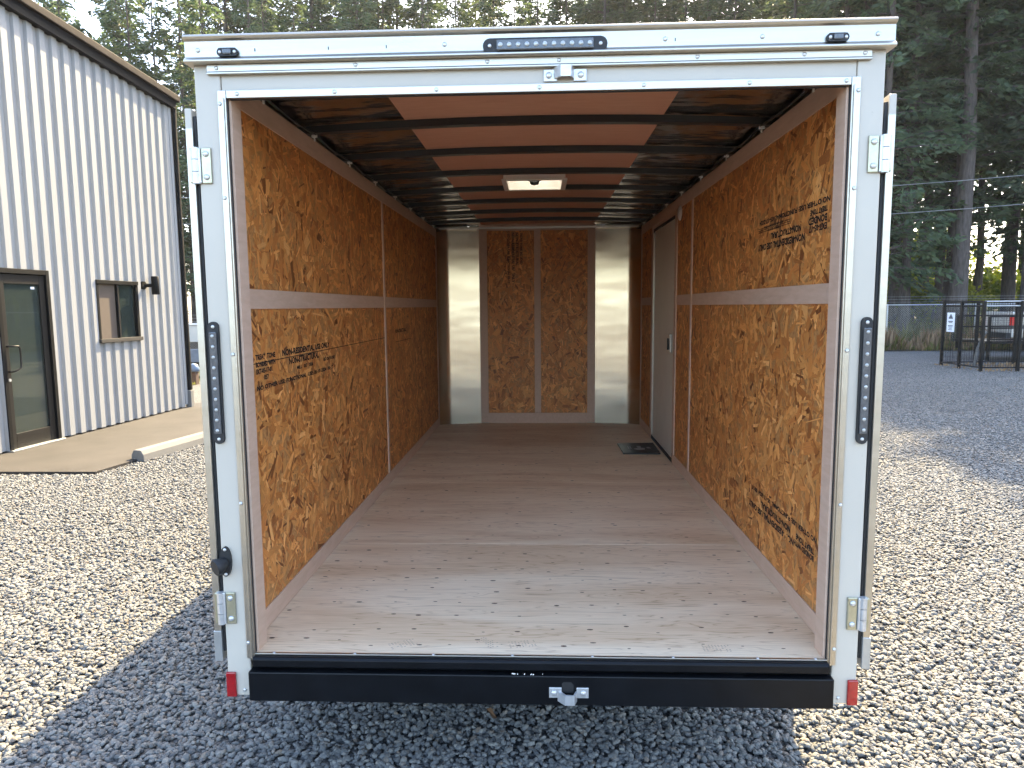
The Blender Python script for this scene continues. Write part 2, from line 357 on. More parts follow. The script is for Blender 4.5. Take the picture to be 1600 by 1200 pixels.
    L.new(tr.outputs[0], st.inputs['Geometry']); L.new(rnd('FLOAT', 0., 1., 23), [s for s in st.inputs if s.name == 'Value' and s.enabled][0])
    L.new(st.outputs[0], go.inputs[0])
    o.modifiers.new('stones', 'NODES').node_group = ng
gravel()

# ---------------------------------------------------------------- cargo trailer
F = .52; W = 1.067; LEN = 4.755
T = thing('cargo_trailer', (0, 2.4, 0), 'white enclosed cargo trailer with open rear doors and bare wood interior', 'trailer')
def zc(x): return 2.508-.028*x*x
rng = random.Random(5); nr = np.random.default_rng(7)
# screws share one mesh
_s = MB().disc((0,0,0), (0,-1,0), .0065, .004, 10, dome=1); SCREW = bpy.data.meshes.new('screw'); SCREW.from_pydata(_s.v, [], _s.f); SCREW.polygons.foreach_set('use_smooth', [True]*len(_s.f)); SCREW.materials.append(M['steel'])
def screw(p, parent=T, s=1, rot=(0, 0, 0)):
    o = bpy.data.objects.new('screw', SCREW); C.objects.link(o); o.parent = parent
    o.location = Vector(p)-root_of(parent).location; o.scale = (s, s, s); o.rotation_euler = rot; return o

# floor sheets
ys = [0.006, 1.125, 2.344, 3.563, 4.75]
for i in range(4):
    fl = build('floor_sheet', MB().box(-1.012, 1.012, ys[i]+.0012, ys[i+1]-.0012, F-.018, F), 'floor', T, .0008)
    # knots in the fir face veneer
    kb = MB(); cols = np.arange(-.95, .98, .128)
    for cx in cols:
        n = 9 if i == 0 else 5
        for j in range(n):
            if rng.random() < (.12 if i == 0 else .45): continue
            x = cx+rng.gauss(0, .012 if i == 0 else .04); y = ys[i]+.05+(ys[i+1]-ys[i]-.08)*(j+.5*rng.random())/n
            a = rng.uniform(.005, .0125); b_ = a*rng.uniform(.3, .55)
            kb.add([(x+a*math.cos(t*PI/4), y+b_*math.sin(t*PI/4), F+.0004) for t in range(8)], [tuple(range(8))])
    tag(build('wood_knots', kb, 'knot', fl), None, kind='stuff')
    if i == 0:   # faint shoe prints close to the sill
        kb = MB()
        for (px, py, ang) in ((-.47, .075, .5), (-.05, .085, .2), (-.17, .09, -.7), (.62, .07, 0)):
            for a in range(-4, 5):
                for b_ in range(-2, 3):
                    if rng.random() < .35: continue
                    u = a*.011; v = b_*.011; x = px+u*math.cos(ang)-v*math.sin(ang); y = py+(u*math.sin(ang)+v*math.cos(ang))*.9
                    if y < .02: continue
                    kb.add([(x-.003, y-.002, F+.0005), (x+.004, y-.001, F+.0005), (x+.001, y+.003, F+.0005)], [(0, 1, 2)])
        tag(build('shoe_prints', kb, 'scuff', fl), None, kind='stuff')
B('floor_underlay', (-1.03, 1.03, .02, 4.86, F-.06, F-.0185), 'black', T)
B('sill_strip', (-.966, .966, -.006, .0055, F-.003, F+.002), 'alu', T, .001)
for x in (-.9, -.62, -.35, -.08, .19, .46, .74, .93): screw((x, -.0005, F+.002), T, .8, (-PI/2, 0, 0))
# rear sill and bumper beam
build('rear_sill', MB().extrude([(-.012, F-.004), (.02, F-.004), (.02, .470), (-.014, .474), (-.026, .484), (-.026, F-.012), (-.02, F-.005)], 'x', -.966, .966), 'black', T, .002)
build('bumper_beam', MB().box(-.983, .983, -.03, .05, .362, .466), 'black', T, .004)
wb = MB()
for i in range(9):
    x = rng.gauss(-.03, .045); wb.disc((x, -.027, .4685+rng.random()*.004), (0, -1, .3), rng.uniform(.0008, .0025), .001, 6)
tag(build('scraped_paint', wb, 'steel', T), None, kind='stuff')

# rear frame
for s in (-1, 1):
    x0, x1 = sorted((s*.984, s*W))
    build('corner_post', MB().box(x0, x1, 0, .075, .365, 2.462), 'white', T, .004)
    x0, x1 = sorted((s*.958, s*.983)); build('post_liner', MB().box(x0, x1, .012, .085, F, 2.38), 'lauan', T, .001)
    x0, x1 = sorted((s*.9642, s*.983)); build('door_seal', MB().box(x0, x1, .003, .0115, F, 2.37), 'rubber', T, .002)
    x0, x1 = sorted((s*.966, s*.993))
    build('opening_trim', MB().box(x0, x1, -.007, .0025, .503, 2.381), 'alu', T, .0015)
    x0, x1 = sorted((s*.971, s*.978)); build('trim_bead', MB().box(x0, x1, -.012, -.0072, .503, 2.357), 'alu', T, .002)
    for z in (.56, 1.05, 1.55, 2.05, 2.34): screw((s*.986, -.007, z))
    screw((s*1.01, 0, .385))
B('header_panel', (-.983, .983, .005, .075, 2.375, 2.44), 'white', T, .002)
B('opening_trim', (-.965, .965, -.006, .0045, 2.357, 2.381), 'alu', T, .0015)
B('door_seal', (-.96, .96, .006, .0175, 2.3548, 2.3745), 'rubber', T, .002)
for x in (-.93, -.62, -.3, 0.02, .34, .66, .95): screw((x, -.006, 2.369))
build('drip_strip', MB().extrude([(-.014, 2.428), (.004, 2.428), (.004, 2.4575), (-.010, 2.4575), (-.010, 2.436), (-.014, 2.434)], 'x', -1.02, 1.02), 'alu', T, .0015)
for x in (-.99, -.55, -.14, .08, .5, .82, 1.0): screw((x, -.010, 2.447))
build('top_rail', MB().extrude([(-.030, 2.458), (.10, 2.458), (.10, 2.545), (-.012, 2.545), (-.030, 2.541), (-.034, 2.535), (-.030, 2.528), (-.021, 2.524), (-.021, 2.476), (-.027, 2.472), (-.033, 2.466), (-.033, 2.461)], 'x', -1.082, 1.082), 'alu', T, .0012)
for x in (-1.04, -.27, .40, .69, 1.03): screw((x, -.021, 2.497), T, 1.1)
for x in (-.86, -.63, .43, -.45): B('rivet_slot', (x-.0012, x+.0012, -.0225, -.0205, 2.490, 2.499), 'rubber', T)
# shell
for s in (-1, 1):
    x0, x1 = sorted((s*1.050, s*1.066)); B('side_skin', (x0, x1, .076, 4.92, .40, 2.50), 'white', T)
    x0, x1 = sorted((s*1.045, s*1.078)); B('roof_edge_rail', (x0, x1, .101, 4.95, 2.462, 2.541), 'alu', T, .004)
B('nose_skin', (-1.06, 1.06, 4.921, 4.94, .40, 2.50), 'white', T)
VX0, VX1, VY0, VY1 = -.205, .175, 2.14, 2.52
def arc_sheet(name, x0, x1, y0, y1, dz, th, mat, parent=T, n=10):
    m = MB(); vs = []; fs = []
    for i in range(n+1):
        x = x0+(x1-x0)*i/n
        for y in (y0, y1):
            vs.append((x, y, zc(x)+dz)); vs.append((x, y, zc(x)+dz+th))
    for i in range(n):
        a = i*4; b = a+4
        fs += [(a, a+2, b+2, b), (a+1, b+1, b+3, a+3), (a, b, b+1, a+1), (a+2, a+3, b+3, b+2)]
    fs += [(0, 1, 3, 2), (n*4, n*4+2, n*4+3, n*4+1)]
    m.add(vs, fs); return build(name, m, mat, parent)
for (y0, y1) in ((.05, 1.46), (1.462, VY0), (VY1, 3.70), (3.702, 4.79)): arc_sheet('ceiling_board', -.56, .545, y0, y1, 0, .006, 'ceilply')
arc_sheet('ceiling_board', -.56, VX0, VY0+.0005, VY1-.0005, 0, .006, 'ceilply'); arc_sheet('ceiling_board', VX1, .545, VY0+.0005, VY1-.0005, 0, .006, 'ceilply')
for s in (-1, 1):
    x0, x1 = sorted((s*.52, s*1.045)); arc_sheet('ceiling_sheet', x0, x1, .05, 4.86, .0075, .004, 'ceilmetal')
for b in ((-1.044, 1.044, .101, VY0), (-1.044, 1.044, VY1, 4.95), (-1.044, VX0, VY0+.0005, VY1-.0005), (VX1, 1.044, VY0+.0005, VY1-.0005)):
    arc_sheet('roof_skin', b[0], b[1], b[2], b[3], .042, .004, 'alu')
for y in (.28, .86, 1.43, 2.0, 2.575, 3.14, 3.71, 4.28):
    arc_sheet('roof_bow', -1.03, 1.03, y-.021, y+.021, -.031, .030, 'bowblack', n=14)
B('front_bow', (-1.0, 1.0, 4.73, 4.75, 2.455, 2.475), 'alu', T)
# roof vent
V = build('roof_vent', MB().box(VX0-.012, VX0+.02, VY0-.012, VY1+.012, 2.464, 2.474).box(VX1-.02, VX1+.012, VY0-.012, VY1+.012, 2.464, 2.474).box(VX0+.0205, VX1-.0205, VY0-.012, VY0+.02, 2.464, 2.474).box(VX0+.0205, VX1-.0205, VY1-.02, VY1+.012, 2.464, 2.474)
    .box(VX0, VX0+.012, VY0, VY1, 2.4745, 2.585).box(VX1-.012, VX1, VY0, VY1, 2.4745, 2.585).box(VX0+.0125, VX1-.0125, VY0, VY0+.012, 2.4745, 2.585).box(VX0+.0125, VX1-.0125, VY1-.012, VY1, 2.4745, 2.585), 'offwhite', T, .003)
build('vent_dome', MB().box(VX0-.02, VX1+.02, VY0-.02, VY1+.02, 2.587, 2.592), 'dome', V)
cxv = (VX0+VX1)/2; cyv = (VY0+VY1)/2
build('crank_knob', MB().disc((cxv, cyv, 2.487), (0, 0, -1), .03, .022, 14, dome=1).tube([(cxv, cyv, 2.475), (cxv, cyv, 2.575)], .006, 6), 'rubber', V)
build('lift_arm', MB().tube([(VX0+.02, cyv+.1, 2.56), (cxv, cyv, 2.49), (VX1-.02, cyv+.1, 2.56)], .009, 6).tube([(VX0+.02, cyv-.12, 2.53), (cxv, cyv, 2.485), (VX1-.02, cyv-.12, 2.53)], .008, 6), 'rubber', V)

# ---- oriented strand board: strands are thin chips laid over each panel
PAL = np.array([1.86,1.38,.95])*np.array([(.40,.225,.085),(.45,.27,.11),(.36,.19,.068),(.30,.15,.052),(.50,.33,.155),(.42,.25,.10),(.24,.11,.038),(.13,.058,.022),(.33,.165,.06)])
PW = np.array([.19,.14,.17,.125,.075,.125,.09,.055,.13]); PW = PW/PW.sum()
def strands(panel, o, eu, ev, nrm, w, h, seed, dens=1350, along=None):
    g_ = np.random.default_rng(seed); n = int(w*h*dens)
    o = np.array(o)-np.array(root_of(panel).location); eu, ev, nrm = (np.array(a, float) for a in (eu, ev, nrm))
    L = np.clip(g_.lognormal(np.log(.074), .38, n), .02, .15); wd = np.clip(g_.lognormal(np.log(.0165), .6, n), .003, .05)
    ang = g_.uniform(0, PI, n) if along is None else g_.normal(along, .75, n)
    cx = g_.uniform(0, w, n); cy = g_.uniform(0, h, n); ht = g_.uniform(.0002, .0014, n)
    ca, sa = np.cos(ang), np.sin(ang)
    sk = g_.uniform(-.35, .35, (n, 4)); wj = g_.uniform(.55, 1.1, (n, 4))
    lu = np.stack([-L/2+sk[:,0]*wd, L/2+sk[:,1]*wd, L/2+sk[:,2]*wd, -L/2+sk[:,3]*wd], 1)
    lv = np.stack([-wd/2*wj[:,0], -wd/2*wj[:,1], wd/2*wj[:,2], wd/2*wj[:,3]], 1)
    U = np.clip(cx[:,None]+lu*ca[:,None]-lv*sa[:,None], 0, w); Vv = np.clip(cy[:,None]+lu*sa[:,None]+lv*ca[:,None], 0, h)
    tx = g_.normal(0, .010, n); ty = g_.normal(0, .018, n)
    H = np.maximum(ht[:,None]+lu*tx[:,None]+lv*ty[:,None], .0001)
    P = o+U[...,None]*eu+Vv[...,None]*ev+H[...,None]*nrm
    me = bpy.data.meshes.new('wood_strands'); nv = n*4
    me.vertices.add(nv); me.vertices.foreach_set('co', P.reshape(-1)); me.loops.add(nv); me.polygons.add(n)
    idx = np.arange(nv).reshape(n, 4)
    if np.dot(np.cross(eu, ev), nrm) < 0: idx = idx[:, ::-1]
    me.loops.foreach_set('vertex_index', idx.reshape(-1).astype(np.int32)); me.polygons.foreach_set('loop_start', np.arange(0, nv, 4, dtype=np.int32))
    me.polygons.foreach_set('loop_total', np.full(n, 4, np.int32))
    col = PAL[g_.choice(len(PAL), n, p=PW)]*g_.uniform(.82, 1.18, (n, 1)); col = np.concatenate([col, np.ones((n, 1))], 1)
    # dark chips are fewer but lie on top; thin light splinters too
    a = me.attributes.new('tint', 'FLOAT_COLOR', 'POINT'); a.data.foreach_set('color', np.repeat(col, 4, 0).reshape(-1))
    uv = me.uv_layers.new(name='uv'); off = g_.uniform(0, 50, (n, 1))
    q = np.stack([lu+off, lv+off], -1)
    if np.dot(np.cross(eu, ev), nrm) < 0: q = q[:, ::-1]
    uv.data.foreach_set('uv', q.reshape(-1)); me.update(); me.validate()
    return tag(mk('wood_strands', me, 'osb', panel), None, kind='stuff')
def side_panel(s, y0, y1, z0, z1, seed):
    x0, x1 = sorted((s*1.0, s*1.012)); p = B('wall_panel', (x0, x1, y0, y1, z0, z1), 'osbbase', T)
    strands(p, (s*1.0, y0, z0), (0,1,0), (0,0,1), (-s,0,0), y1-y0, z1-z0, seed); return p
ZB0, ZB1, ZM0, ZM1, ZT0, ZT1 = F+.001, .597, 1.697, 1.767, 2.372, 2.450
def strip(s, y0, y1, z0, z1, th=.005):
    x0, x1 = sorted((s*(1.0-th), s*1.011)); return B('trim_strip', (x0, x1, y0, y1, z0, z1), 'lauan', T, .001)
# left wall
for i, (y0, y1) in enumerate(((.086, 2.288), (2.324, 4.60))):
    side_panel(-1, y0, y1, ZB1, ZM0, 11+i); side_panel(-1, y0, y1, ZM1, ZT0, 21+i)
    strip(-1, y0, y1, ZM0, ZM1)
strip(-1, 2.288, 2.324, ZB1, ZT0, .007); strip(-1, 4.60, 4.70, ZB1, ZT0); strip(-1, .086, 2.2, ZB0, ZB1); strip(-1, 2.2, 4.70, ZB0, ZB1); strip(-1, .086, 2.44, ZT0, ZT1); strip(-1, 2.44, 4.72, ZT0, ZT1)
# right wall
side_panel(1, .086, 2.35, ZB1, ZM0, 31); side_panel(1, .086, 2.35, ZM1, ZT0, 32); strip(1, .086, 2.35, ZM0, ZM1)
side_panel(1, 2.386, 2.86, ZB1, ZM0, 33); side_panel(1, 2.386, 2.86, ZM1, ZT0, 34); strip(1, 2.386, 2.86, ZM0, ZM1)
side_panel(1, 4.0, 4.60, ZB1, ZM0, 35); side_panel(1, 4.0, 4.60, ZM1, ZT0, 36); strip(1, 4.0, 4.60, ZM0, ZM1)
strip(1, 2.35, 2.386, ZB1, ZT0, .007); strip(1, 2.86, 2.93, ZB1, ZT0, .008); strip(1, 3.93, 4.0, ZB1, ZT0, .008); strip(1, 4.60, 4.70, ZB1, ZT0)
strip(1, .086, 2.93, ZB0, ZB1); strip(1, 3.93, 4.70, ZB0, ZB1); strip(1, .086, 2.44, ZT0, ZT1); strip(1, 2.44, 4.72, ZT0, ZT1)
# entry door in the right wall
D = build('side_door', MB().box(1.004, 1.02, 2.955, 3.905, F+.025, 2.325), 'cream', T, .003)
build('door_frame', MB().box(.996, 1.02, 2.932, 2.952, F, 2.345).box(.996, 1.02, 3.908, 3.928, F, 2.345).box(.996, 1.02, 2.9525, 3.9075, 2.328, 2.345).box(.996, 1.02, 2.9525, 3.9075, F, F+.02), 'rubber', D, .002)
build('door_edge_strip', MB().box(.993, 1.003, 3.890, 3.904, F+.04, 2.31), 'alu', D)
build('handle', MB().box(.985, 1.0035, 3.03, 3.10, 1.34, 1.48), 'alu', D, .004)
build('latch_lever', MB().box(.972, .9845, 3.05, 3.075, 1.36, 1.45), 'rubber', D, .004)
B('lintel_panel', (1.003, 1.012, 2.932, 3.928, 2.346, ZT0-.0005), 'lauan', T)
build('cabin_light', MB().disc((.999, 2.77, 2.335), (-1, 0, 0), .052, .018, 24, dome=1), 'offwhite', T)
# front wall
for i, (x0, x1) in enumerate(((-.509, -.042), (.021, .485))):
    p = B('wall_panel', (x0, x1, LEN, LEN+.012, .625, 2.438), 'osbbase', T)
    strands(p, (x0, LEN, .625), (1,0,0), (0,0,1), (0,-1,0), x1-x0, 1.813, 41+i, 1500, PI/2)
for b in ((-.586, -.51, .53, 2.5), (-.0415, .0205, .626, 2.437), (.4855, .561, .53, 2.5)): B('trim_strip', (b[0], b[1], LEN-.004, LEN+.01, b[2], b[3]), 'lauan', T, .001)
B('trim_strip', (-.5095, .485, LEN-.003, LEN+.01, F, .6245), 'lauan', T, .001); B('trim_strip', (-.5095, .485, LEN-.003, LEN+.01, 2.4385, 2.505), 'lauan', T, .001)
for s, xi in ((-1, .587), (1, .562)):
    m = MB(); n = 16; vs = []; fs = []
    for i in range(n+1):
        t = i/n; x = s*(xi+(1.0-xi)*t); y = LEN-.006-.045*t-.10*max(0, t-.72)**1.5*4
        vs += [(x, y, F), (x, y, 2.47)]
    for i in range(n): fs.append((2*i, 2*i+2, 2*i+3, 2*i+1))
    m.add(vs, fs, True); o = build('corner_sheet', m, 'cornermetal', T)
    x0, x1 = sorted((s*(xi+.01), s*.97)); B('head_angle', (x0, x1, 4.66, 4.69, 2.452, 2.462), 'alu', T)
# wire looms with clips
for s in (-1, 1):
    for k, mat in ((0, 'green_wire'), (1, 'rubber')):
        pts = []
        for i in range(61):
            y = .1+4.6*i/60; ph = ((y-.28) % .57)/.57; sag = math.sin(PI*ph)
            pts.append((s*(.972-.014*k-.008*sag), y, 2.458-.014*sag*(1+.5*k)-.004*k))
        build('wire', MB().tube(pts, .005-.001*k, 6), mat if s < 0 else 'rubber', T)
    for i in range(8):
        y = .30+.57*i; build('wire_clip', MB().box(s*.965-.012, s*.965+.012, y-.006, y+.006, 2.440, 2.462).box(s*.965-.003, s*.965+.003, y-.006, y+.006, 2.424, 2.4395), 'offwhite', T, .002)
# lamps
def led_bar(name, cx, cz, ln, wd, vert, n, y0):
    r = wd/2; pts = []
    for k in range(9): t = -PI/2+PI*k/8; pts.append((ln/2-r+r*math.cos(t), r*math.sin(t)))
    for k in range(9): t = PI/2+PI*k/8; pts.append((-ln/2+r+r*math.cos(t), r*math.sin(t)))
    def sh(k): return [((cx+b*k if vert else cx+a), (cz+a if vert else cz+b*k)) for a, b in pts]
    o = build(name, MB().extrude(sh(1), 'y', y0-.010, y0), 'rubber', T, .002)
    hw = wd*.36; hl = ln/2-wd*.95
    bx = (cx-hw, cx+hw, y0-.018, y0-.0103, cz-hl, cz+hl) if vert else (cx-hl, cx+hl, y0-.018, y0-.0103, cz-hw, cz+hw)
    lens = build('lens', MB().box(*bx), 'lens', o, .004)
    for i in range(n):
        t = -hl*.92+2*hl*.92*i/(n-1); p = (cx, y0-.018, cz+t) if vert else (cx+t, y0-.018, cz)
        build('led', MB().disc(p, (0, -1, 0), wd*.17, .003, 12, dome=1), 'led', lens)
    for e in (-1, 1):
        p = (cx, y0-.010, cz+e*(ln/2-r*.95)) if vert else (cx+e*(ln/2-r*.95), y0-.010, cz)
        screw(p, o, .9)
    return o
led_bar('tail_lamp', -1.047, 1.455, .405, .035, True, 10, 0); led_bar('tail_lamp', 1.044, 1.453, .405, .035, True, 10, 0)
led_bar('brake_lamp', .037, 2.486, .378, .044, False, 11, -.021)
for cx in (-.944, .910):
    o = build('marker_lamp', MB().extrude([(cx+.033*math.cos(t)*(1 if abs(math.cos(t)) < .8 else 1), 2.4875+.0125*math.copysign(min(1, abs(math.sin(t))*1.6), math.sin(t))) for t in [2*PI*k/20 for k in range(20)]], 'y', -.031, -.021), 'rubber', T, .003)
    build('lens', MB().box(cx-.014, cx+.014, -.037, -.0313, 2.480, 2.496), 'lens', o, .003)
    for e in (-1, 1): screw((cx+e*.023, -.031, 2.4875), o, .8)
for s in (-1, 1):
    o = build('reflector', MB().box(*sorted((s*1.036, s*1.070)), -.010, -.0003, .364, .452), 'red', T, .003)
# hinges
for s in (-1, 1):
    for z in (2.152, .683):
        x0, x1 = sorted((s*1.024, s*1.056))
        h = build('hinge', MB().box(x0, x1, -.008, -.0005, z-.056, z+.056), 'zinc', T, .003)
        for q, (a, b) in enumerate(((-.056, -.02), (-.018, .018), (.02, .056))):
            build('knuckle', MB().tube([(s*1.074, -.006, z+a), (s*1.074, -.006, z+b)], .0125, 14), 'steel', h)
        build('bent_leaf', MB().box(*sorted((s*1.0565, s*1.066)), -.012, -.002, z-.055, z+.055), 'steel', h, .003)
        build('door_leaf', MB().box(*sorted((s*1.083, s*1.094)), -.010, .012, z-.054, z+.054), 'zinc', h, .003)
        for e in (-.036, .036): screw((s*1.040, -.008, z+e), h, 1.5)
# lock keepers for the cam bars
def keeper(cx, cz, yb, flip):
    k = build('lock_keeper', MB().box(cx-.066, cx-.024, yb-.005, yb, cz-.018, cz+.018).box(cx+.026, cx+.066, yb-.005, yb, cz-.018, cz+.018), 'steel', T, .0015)
    dz = -.010 if not flip else .010
    build('keeper_loop', MB().extrude([(cx-.038, yb-.002), (cx-.014, yb-.030), (cx+.018, yb-.030), (cx+.028, yb-.002), (cx+.022, yb-.002), (cx+.014, yb-.024), (cx-.010, yb-.024), (cx-.026, yb-.002)], 'z', cz+dz-.020, cz+dz+.014), 'steel', k, .001)
    for e in (-.05, .048): screw((cx+e, yb-.005, cz), k, 1.5)
keeper(.099, 2.405, .003, True); keeper(.109, .411, -.032, False)
build('keeper_slot', MB().extrude([(.086, .408), (.086, .44), (.093, .446), (.117, .446), (.125, .436), (.125, .408)], 'y', -.0308, -.0302), 'rubber', T)
# rubber door holder
H_ = build('door_holder', MB().extrude([(-1.049+.020*math.cos(t)*1, .848+.052*math.sin(t)) for t in [2*PI*k/20 for k in range(20)]], 'y', -.012, 0), 'rubber', T, .003)
build('holder_knob', MB().tube([(-1.050, -.01, .848), (-1.055, -.022, .845), (-1.064, -.036, .840), (-1.070, -.044, .838)], [.017, .021, .030, .027], 18), 'rubber', H_)
for e in (-.043, .043): screw((-1.048, -.012, .848+e), H_, .9)
# rear barn doors folded back along the sides
for s in (-1, 1):
    a = math.radians(4.5); ux = Vector((s*math.sin(a), math.cos(a), 0)); un = Vector((s*math.cos(a), -math.sin(a), 0)); o0 = Vector((s*1.081, .006, .50))
    d = build('barn_door', MB().obox(o0+un*.004, ux, un, (0,0,1), .99, .022, 1.832), 'white', T, .003)
    tag(d, 'left rear door folded back along the side wall' if s < 0 else 'right rear door folded back along the side wall')
    build('edge_trim', MB().obox(o0+un*.002-ux*.004+Vector((0,0,.03)), ux, un, (0,0,1), .0035, .022, 1.74), 'alu', d, .001)
    build('door_gasket', MB().obox(o0-un*.008+ux*.006+Vector((0,0,.02)), ux, un, (0,0,1), .97, .0115, 1.79), 'rubber', d, .002)
    build('bottom_corner_cap', MB().obox(o0+un*.001-ux*.006+Vector((0,0,-.012)), ux, un, (0,0,1), .05, .027, .11), 'galv', d, .002)
    build('lock_bar', MB().tube([o0+ux*.93-un*.03+Vector((0,0,.02)), o0+ux*.93-un*.03+Vector((0,0,1.8))], .012, 8), 'steel', d)
# running gear
for s in (-1, 1):
    f_ = build('fender', MB().extrude([(1.22,.52),(1.24,.80),(1.34,.88),(3.06,.88),(3.16,.80),(3.18,.52),(3.14,.52),(3.12,.78),(3.05,.845),(1.35,.845),(1.28,.78),(1.26,.52)], 'x', *sorted((s*1.068, s*1.30))), 'alu', T, .004)
    for yy in (1.72, 2.68):
        w_ = build('wheel', MB().tube([(s*1.09, yy, .345), (s*1.105, yy, .345), (s*1.26, yy, .345), (s*1.275, yy, .345)], [.30, .343, .343, .30], 28), 'tyre', T)
        build('rim', MB().disc((s*1.2755, yy, .345), (s, 0, 0), .20, .012, 20), 'galv', w_)
for x in (-.8, .74): B('chassis_rail', (x, x+.06, .06, 4.85, .35, F-.061), 'black', T)
for yy in (1.72, 2.68): build('axle', MB().tube([(-1.08, yy, .33), (1.08, yy, .33)], .035, 10), 'black', T)

# ---- stamped lettering on the boards
def text_on(s, size, o, ex, ez, nrm, mat, parent, sx=1.0, align='LEFT', name='stamp'):
    cu = bpy.data.curves.new('t', 'FONT'); cu.body = s; cu.size = size; cu.align_x = align; cu.resolution_u = 2; cu.offset = size*.04
    ob = bpy.data.objects.new('t', cu); C.objects.link(ob); bpy.context.view_layer.update()
    me = bpy.data.meshes.new_from_object(ob.evaluated_get(bpy.context.evaluated_depsgraph_get())); bpy.data.objects.remove(ob); bpy.data.curves.remove(cu)
    v = np.zeros(len(me.vertices)*3); me.vertices.foreach_get('co', v); v = v.reshape(-1, 3)
    p = np.array(o)+v[:, :1]*sx*np.array(ex)+v[:, 1:2]*np.array(ez)+.0021*np.array(nrm)-np.array(root_of(parent).location)
    me.vertices.foreach_set('co', p.reshape(-1)); me.update(); me.materials.clear(); o_ = mk(name, me, mat, parent); return o_
panels = [c for c in T.children if c.name.startswith('wall_panel')]
lx = (0, 1, 0); lz = (0, 0, 1)
# left wall, lower board (letters read along the wall)
pl = panels[0]
for t, sz, y, z, sx in (('NON-RESIDENTIAL USE ONLY', .034, .46, 1.512, 1.35), ('NON-STRUCTURAL', .036, .53, 1.474, 1.2), ('TREAT  TONE', .026, .20, 1.515, 1.15), ('BONDED WITH', .024, .20, 1.489, 1.1), ('EXT-05-17-01', .024, .20, 1.464, 1.1), ('057', .024, .27, 1.438, 1.2), ('MILL   057   7/16', .02, .62, 1.445, 1.5), ('NO OTHER USE: FUNCTIONAL  USE: 05-17-2024  00:17', .022, .20, 1.404, 1.75), ('057 CATEGORY', .02, .98, 1.452, 1.3)):
    text_on(t, sz, (-1, y, z), lx, lz, (1, 0, 0), 'ink', pl, sx)
build('nail_line', MB().box(-.9985, -.9978, .10, 2.28, 1.5005, 1.5035), 'ink', pl)
text_on('NON-STRUCTURAL', .034, (-1, 2.62, 1.52), lx, lz, (1, 0, 0), 'ink', panels[2], 1.3); build('nail_line', MB().box(-.9985, -.9978, 2.62, 3.2, 1.455, 1.458), 'ink', panels[2])
# right wall, upper board (upside down)
pr = panels[5]; rx = (0, 1, 0); rz = (0, 0, -1)
for t, sz, y, z, sx in (('NO OTHER USE: FUNCTIONAL  05-17-2024', .026, .20, 2.032, 1.55), ('TREAT TONE', .026, .22, 2.002, 1.0), ('BONDED', .034, .22, 1.975, 1.2), ('EXT-05-17', .03, .22, 1.945, 1.2), ('NON-STRUCTURAL', .034, .46, 1.965, 1.15), ('NON-RESIDENTIAL USE ONLY', .036, .42, 1.928, 1.15), ('057 CATEGORY 7/16', .014, .66, 2.004, 1.9), ('SPAN 24/16', .014, .70, 1.988, 2.2)):
    text_on(t, sz, (1, y, z+.03), rx, rz, (-1, 0, 0), 'ink', pr, sx)
for k in range(3): build('nail_line', MB().box(.9978, .9985, .58, .98, 2.012+k*.008, 2.014+k*.008), 'ink', pr)
pr = panels[4]
for t, sz, y, z, sx in (('NO OTHER USE: FUNCTIONAL  05-17-2024  00:17', .026, .20, .845, 1.35), ('TREAT TONE', .03, .22, .800, 1.0), ('BONDED WITH', .028, .22, .772, 1.0), ('NON-STRUCTURAL', .036, .46, .805, 1.15), ('NON-RESIDENTIAL USE ONLY', .036, .42, .766, 1.2)):
    text_on(t, sz, (1, y, z+.02), rx, rz, (-1, 0, 0), 'ink', pr, sx)
pf = panels[-2]
for t, sz, x, sx in (('NO OTHER USE: FUNCTIONAL 05-17', .03, -.305, 1.0), ('NON-RESIDENTIAL USE ONLY', .036, -.262, 1.0), ('NON-STRUCTURAL', .036, -.222, 1.0), ('TREAT TONE BONDED', .03, -.178, 1.0)):
    text_on(t, sz, (x, LEN, 2.42), (0, 0, -1), (1, 0, 0), (0, -1, 0), 'ink', pf, sx)

# black pouch lying on the floor by the side door
P = thing('document_pouch', (.82, 3.44, F), 'flat black vinyl pouch with pale print on the trailer floor by the side door', 'pouch')
build('cover', MB().extrude([(.672, 3.245), (.965, 3.235), (.972, 3.66), (.668, 3.64)], 'z', F+.001, F+.012), 'mat', P, .004)
build('printed_emblem', MB().add([(.77,3.40,F+.0125),(.80,3.36,F+.0125),(.86,3.37,F+.0125),(.87,3.44,F+.0125),(.84,3.45,F+.0125),(.845,3.52,F+.0125),(.81,3.52,F+.0125),(.815,3.45,F+.0125)], [tuple(range(8))]).add([(.89,3.42,F+.0125),(.92,3.42,F+.0125),(.91,3.48,F+.0125),(.885,3.47,F+.0125)], [(0,1,2,3)]), 'logo', P)
for k, xx in enumerate((.735, .752)): build('printed_line', MB().box(xx, xx+.006, 3.40, 3.50, F+.0122, F+.0128), 'logo', P)

# dry leaf on the gravel
tag(build('fallen_leaf', MB().add([(-.215,.505,.022),(-.195,.50,.030),(-.165,.43,.026),(-.170,.415,.034),(-.182,.43,.026)], [(0,1,2),(0,2,4),(4,2,3)]), 'leafdry'), 'small curled brown leaf lying on gravel below the bumper', 'leaf')

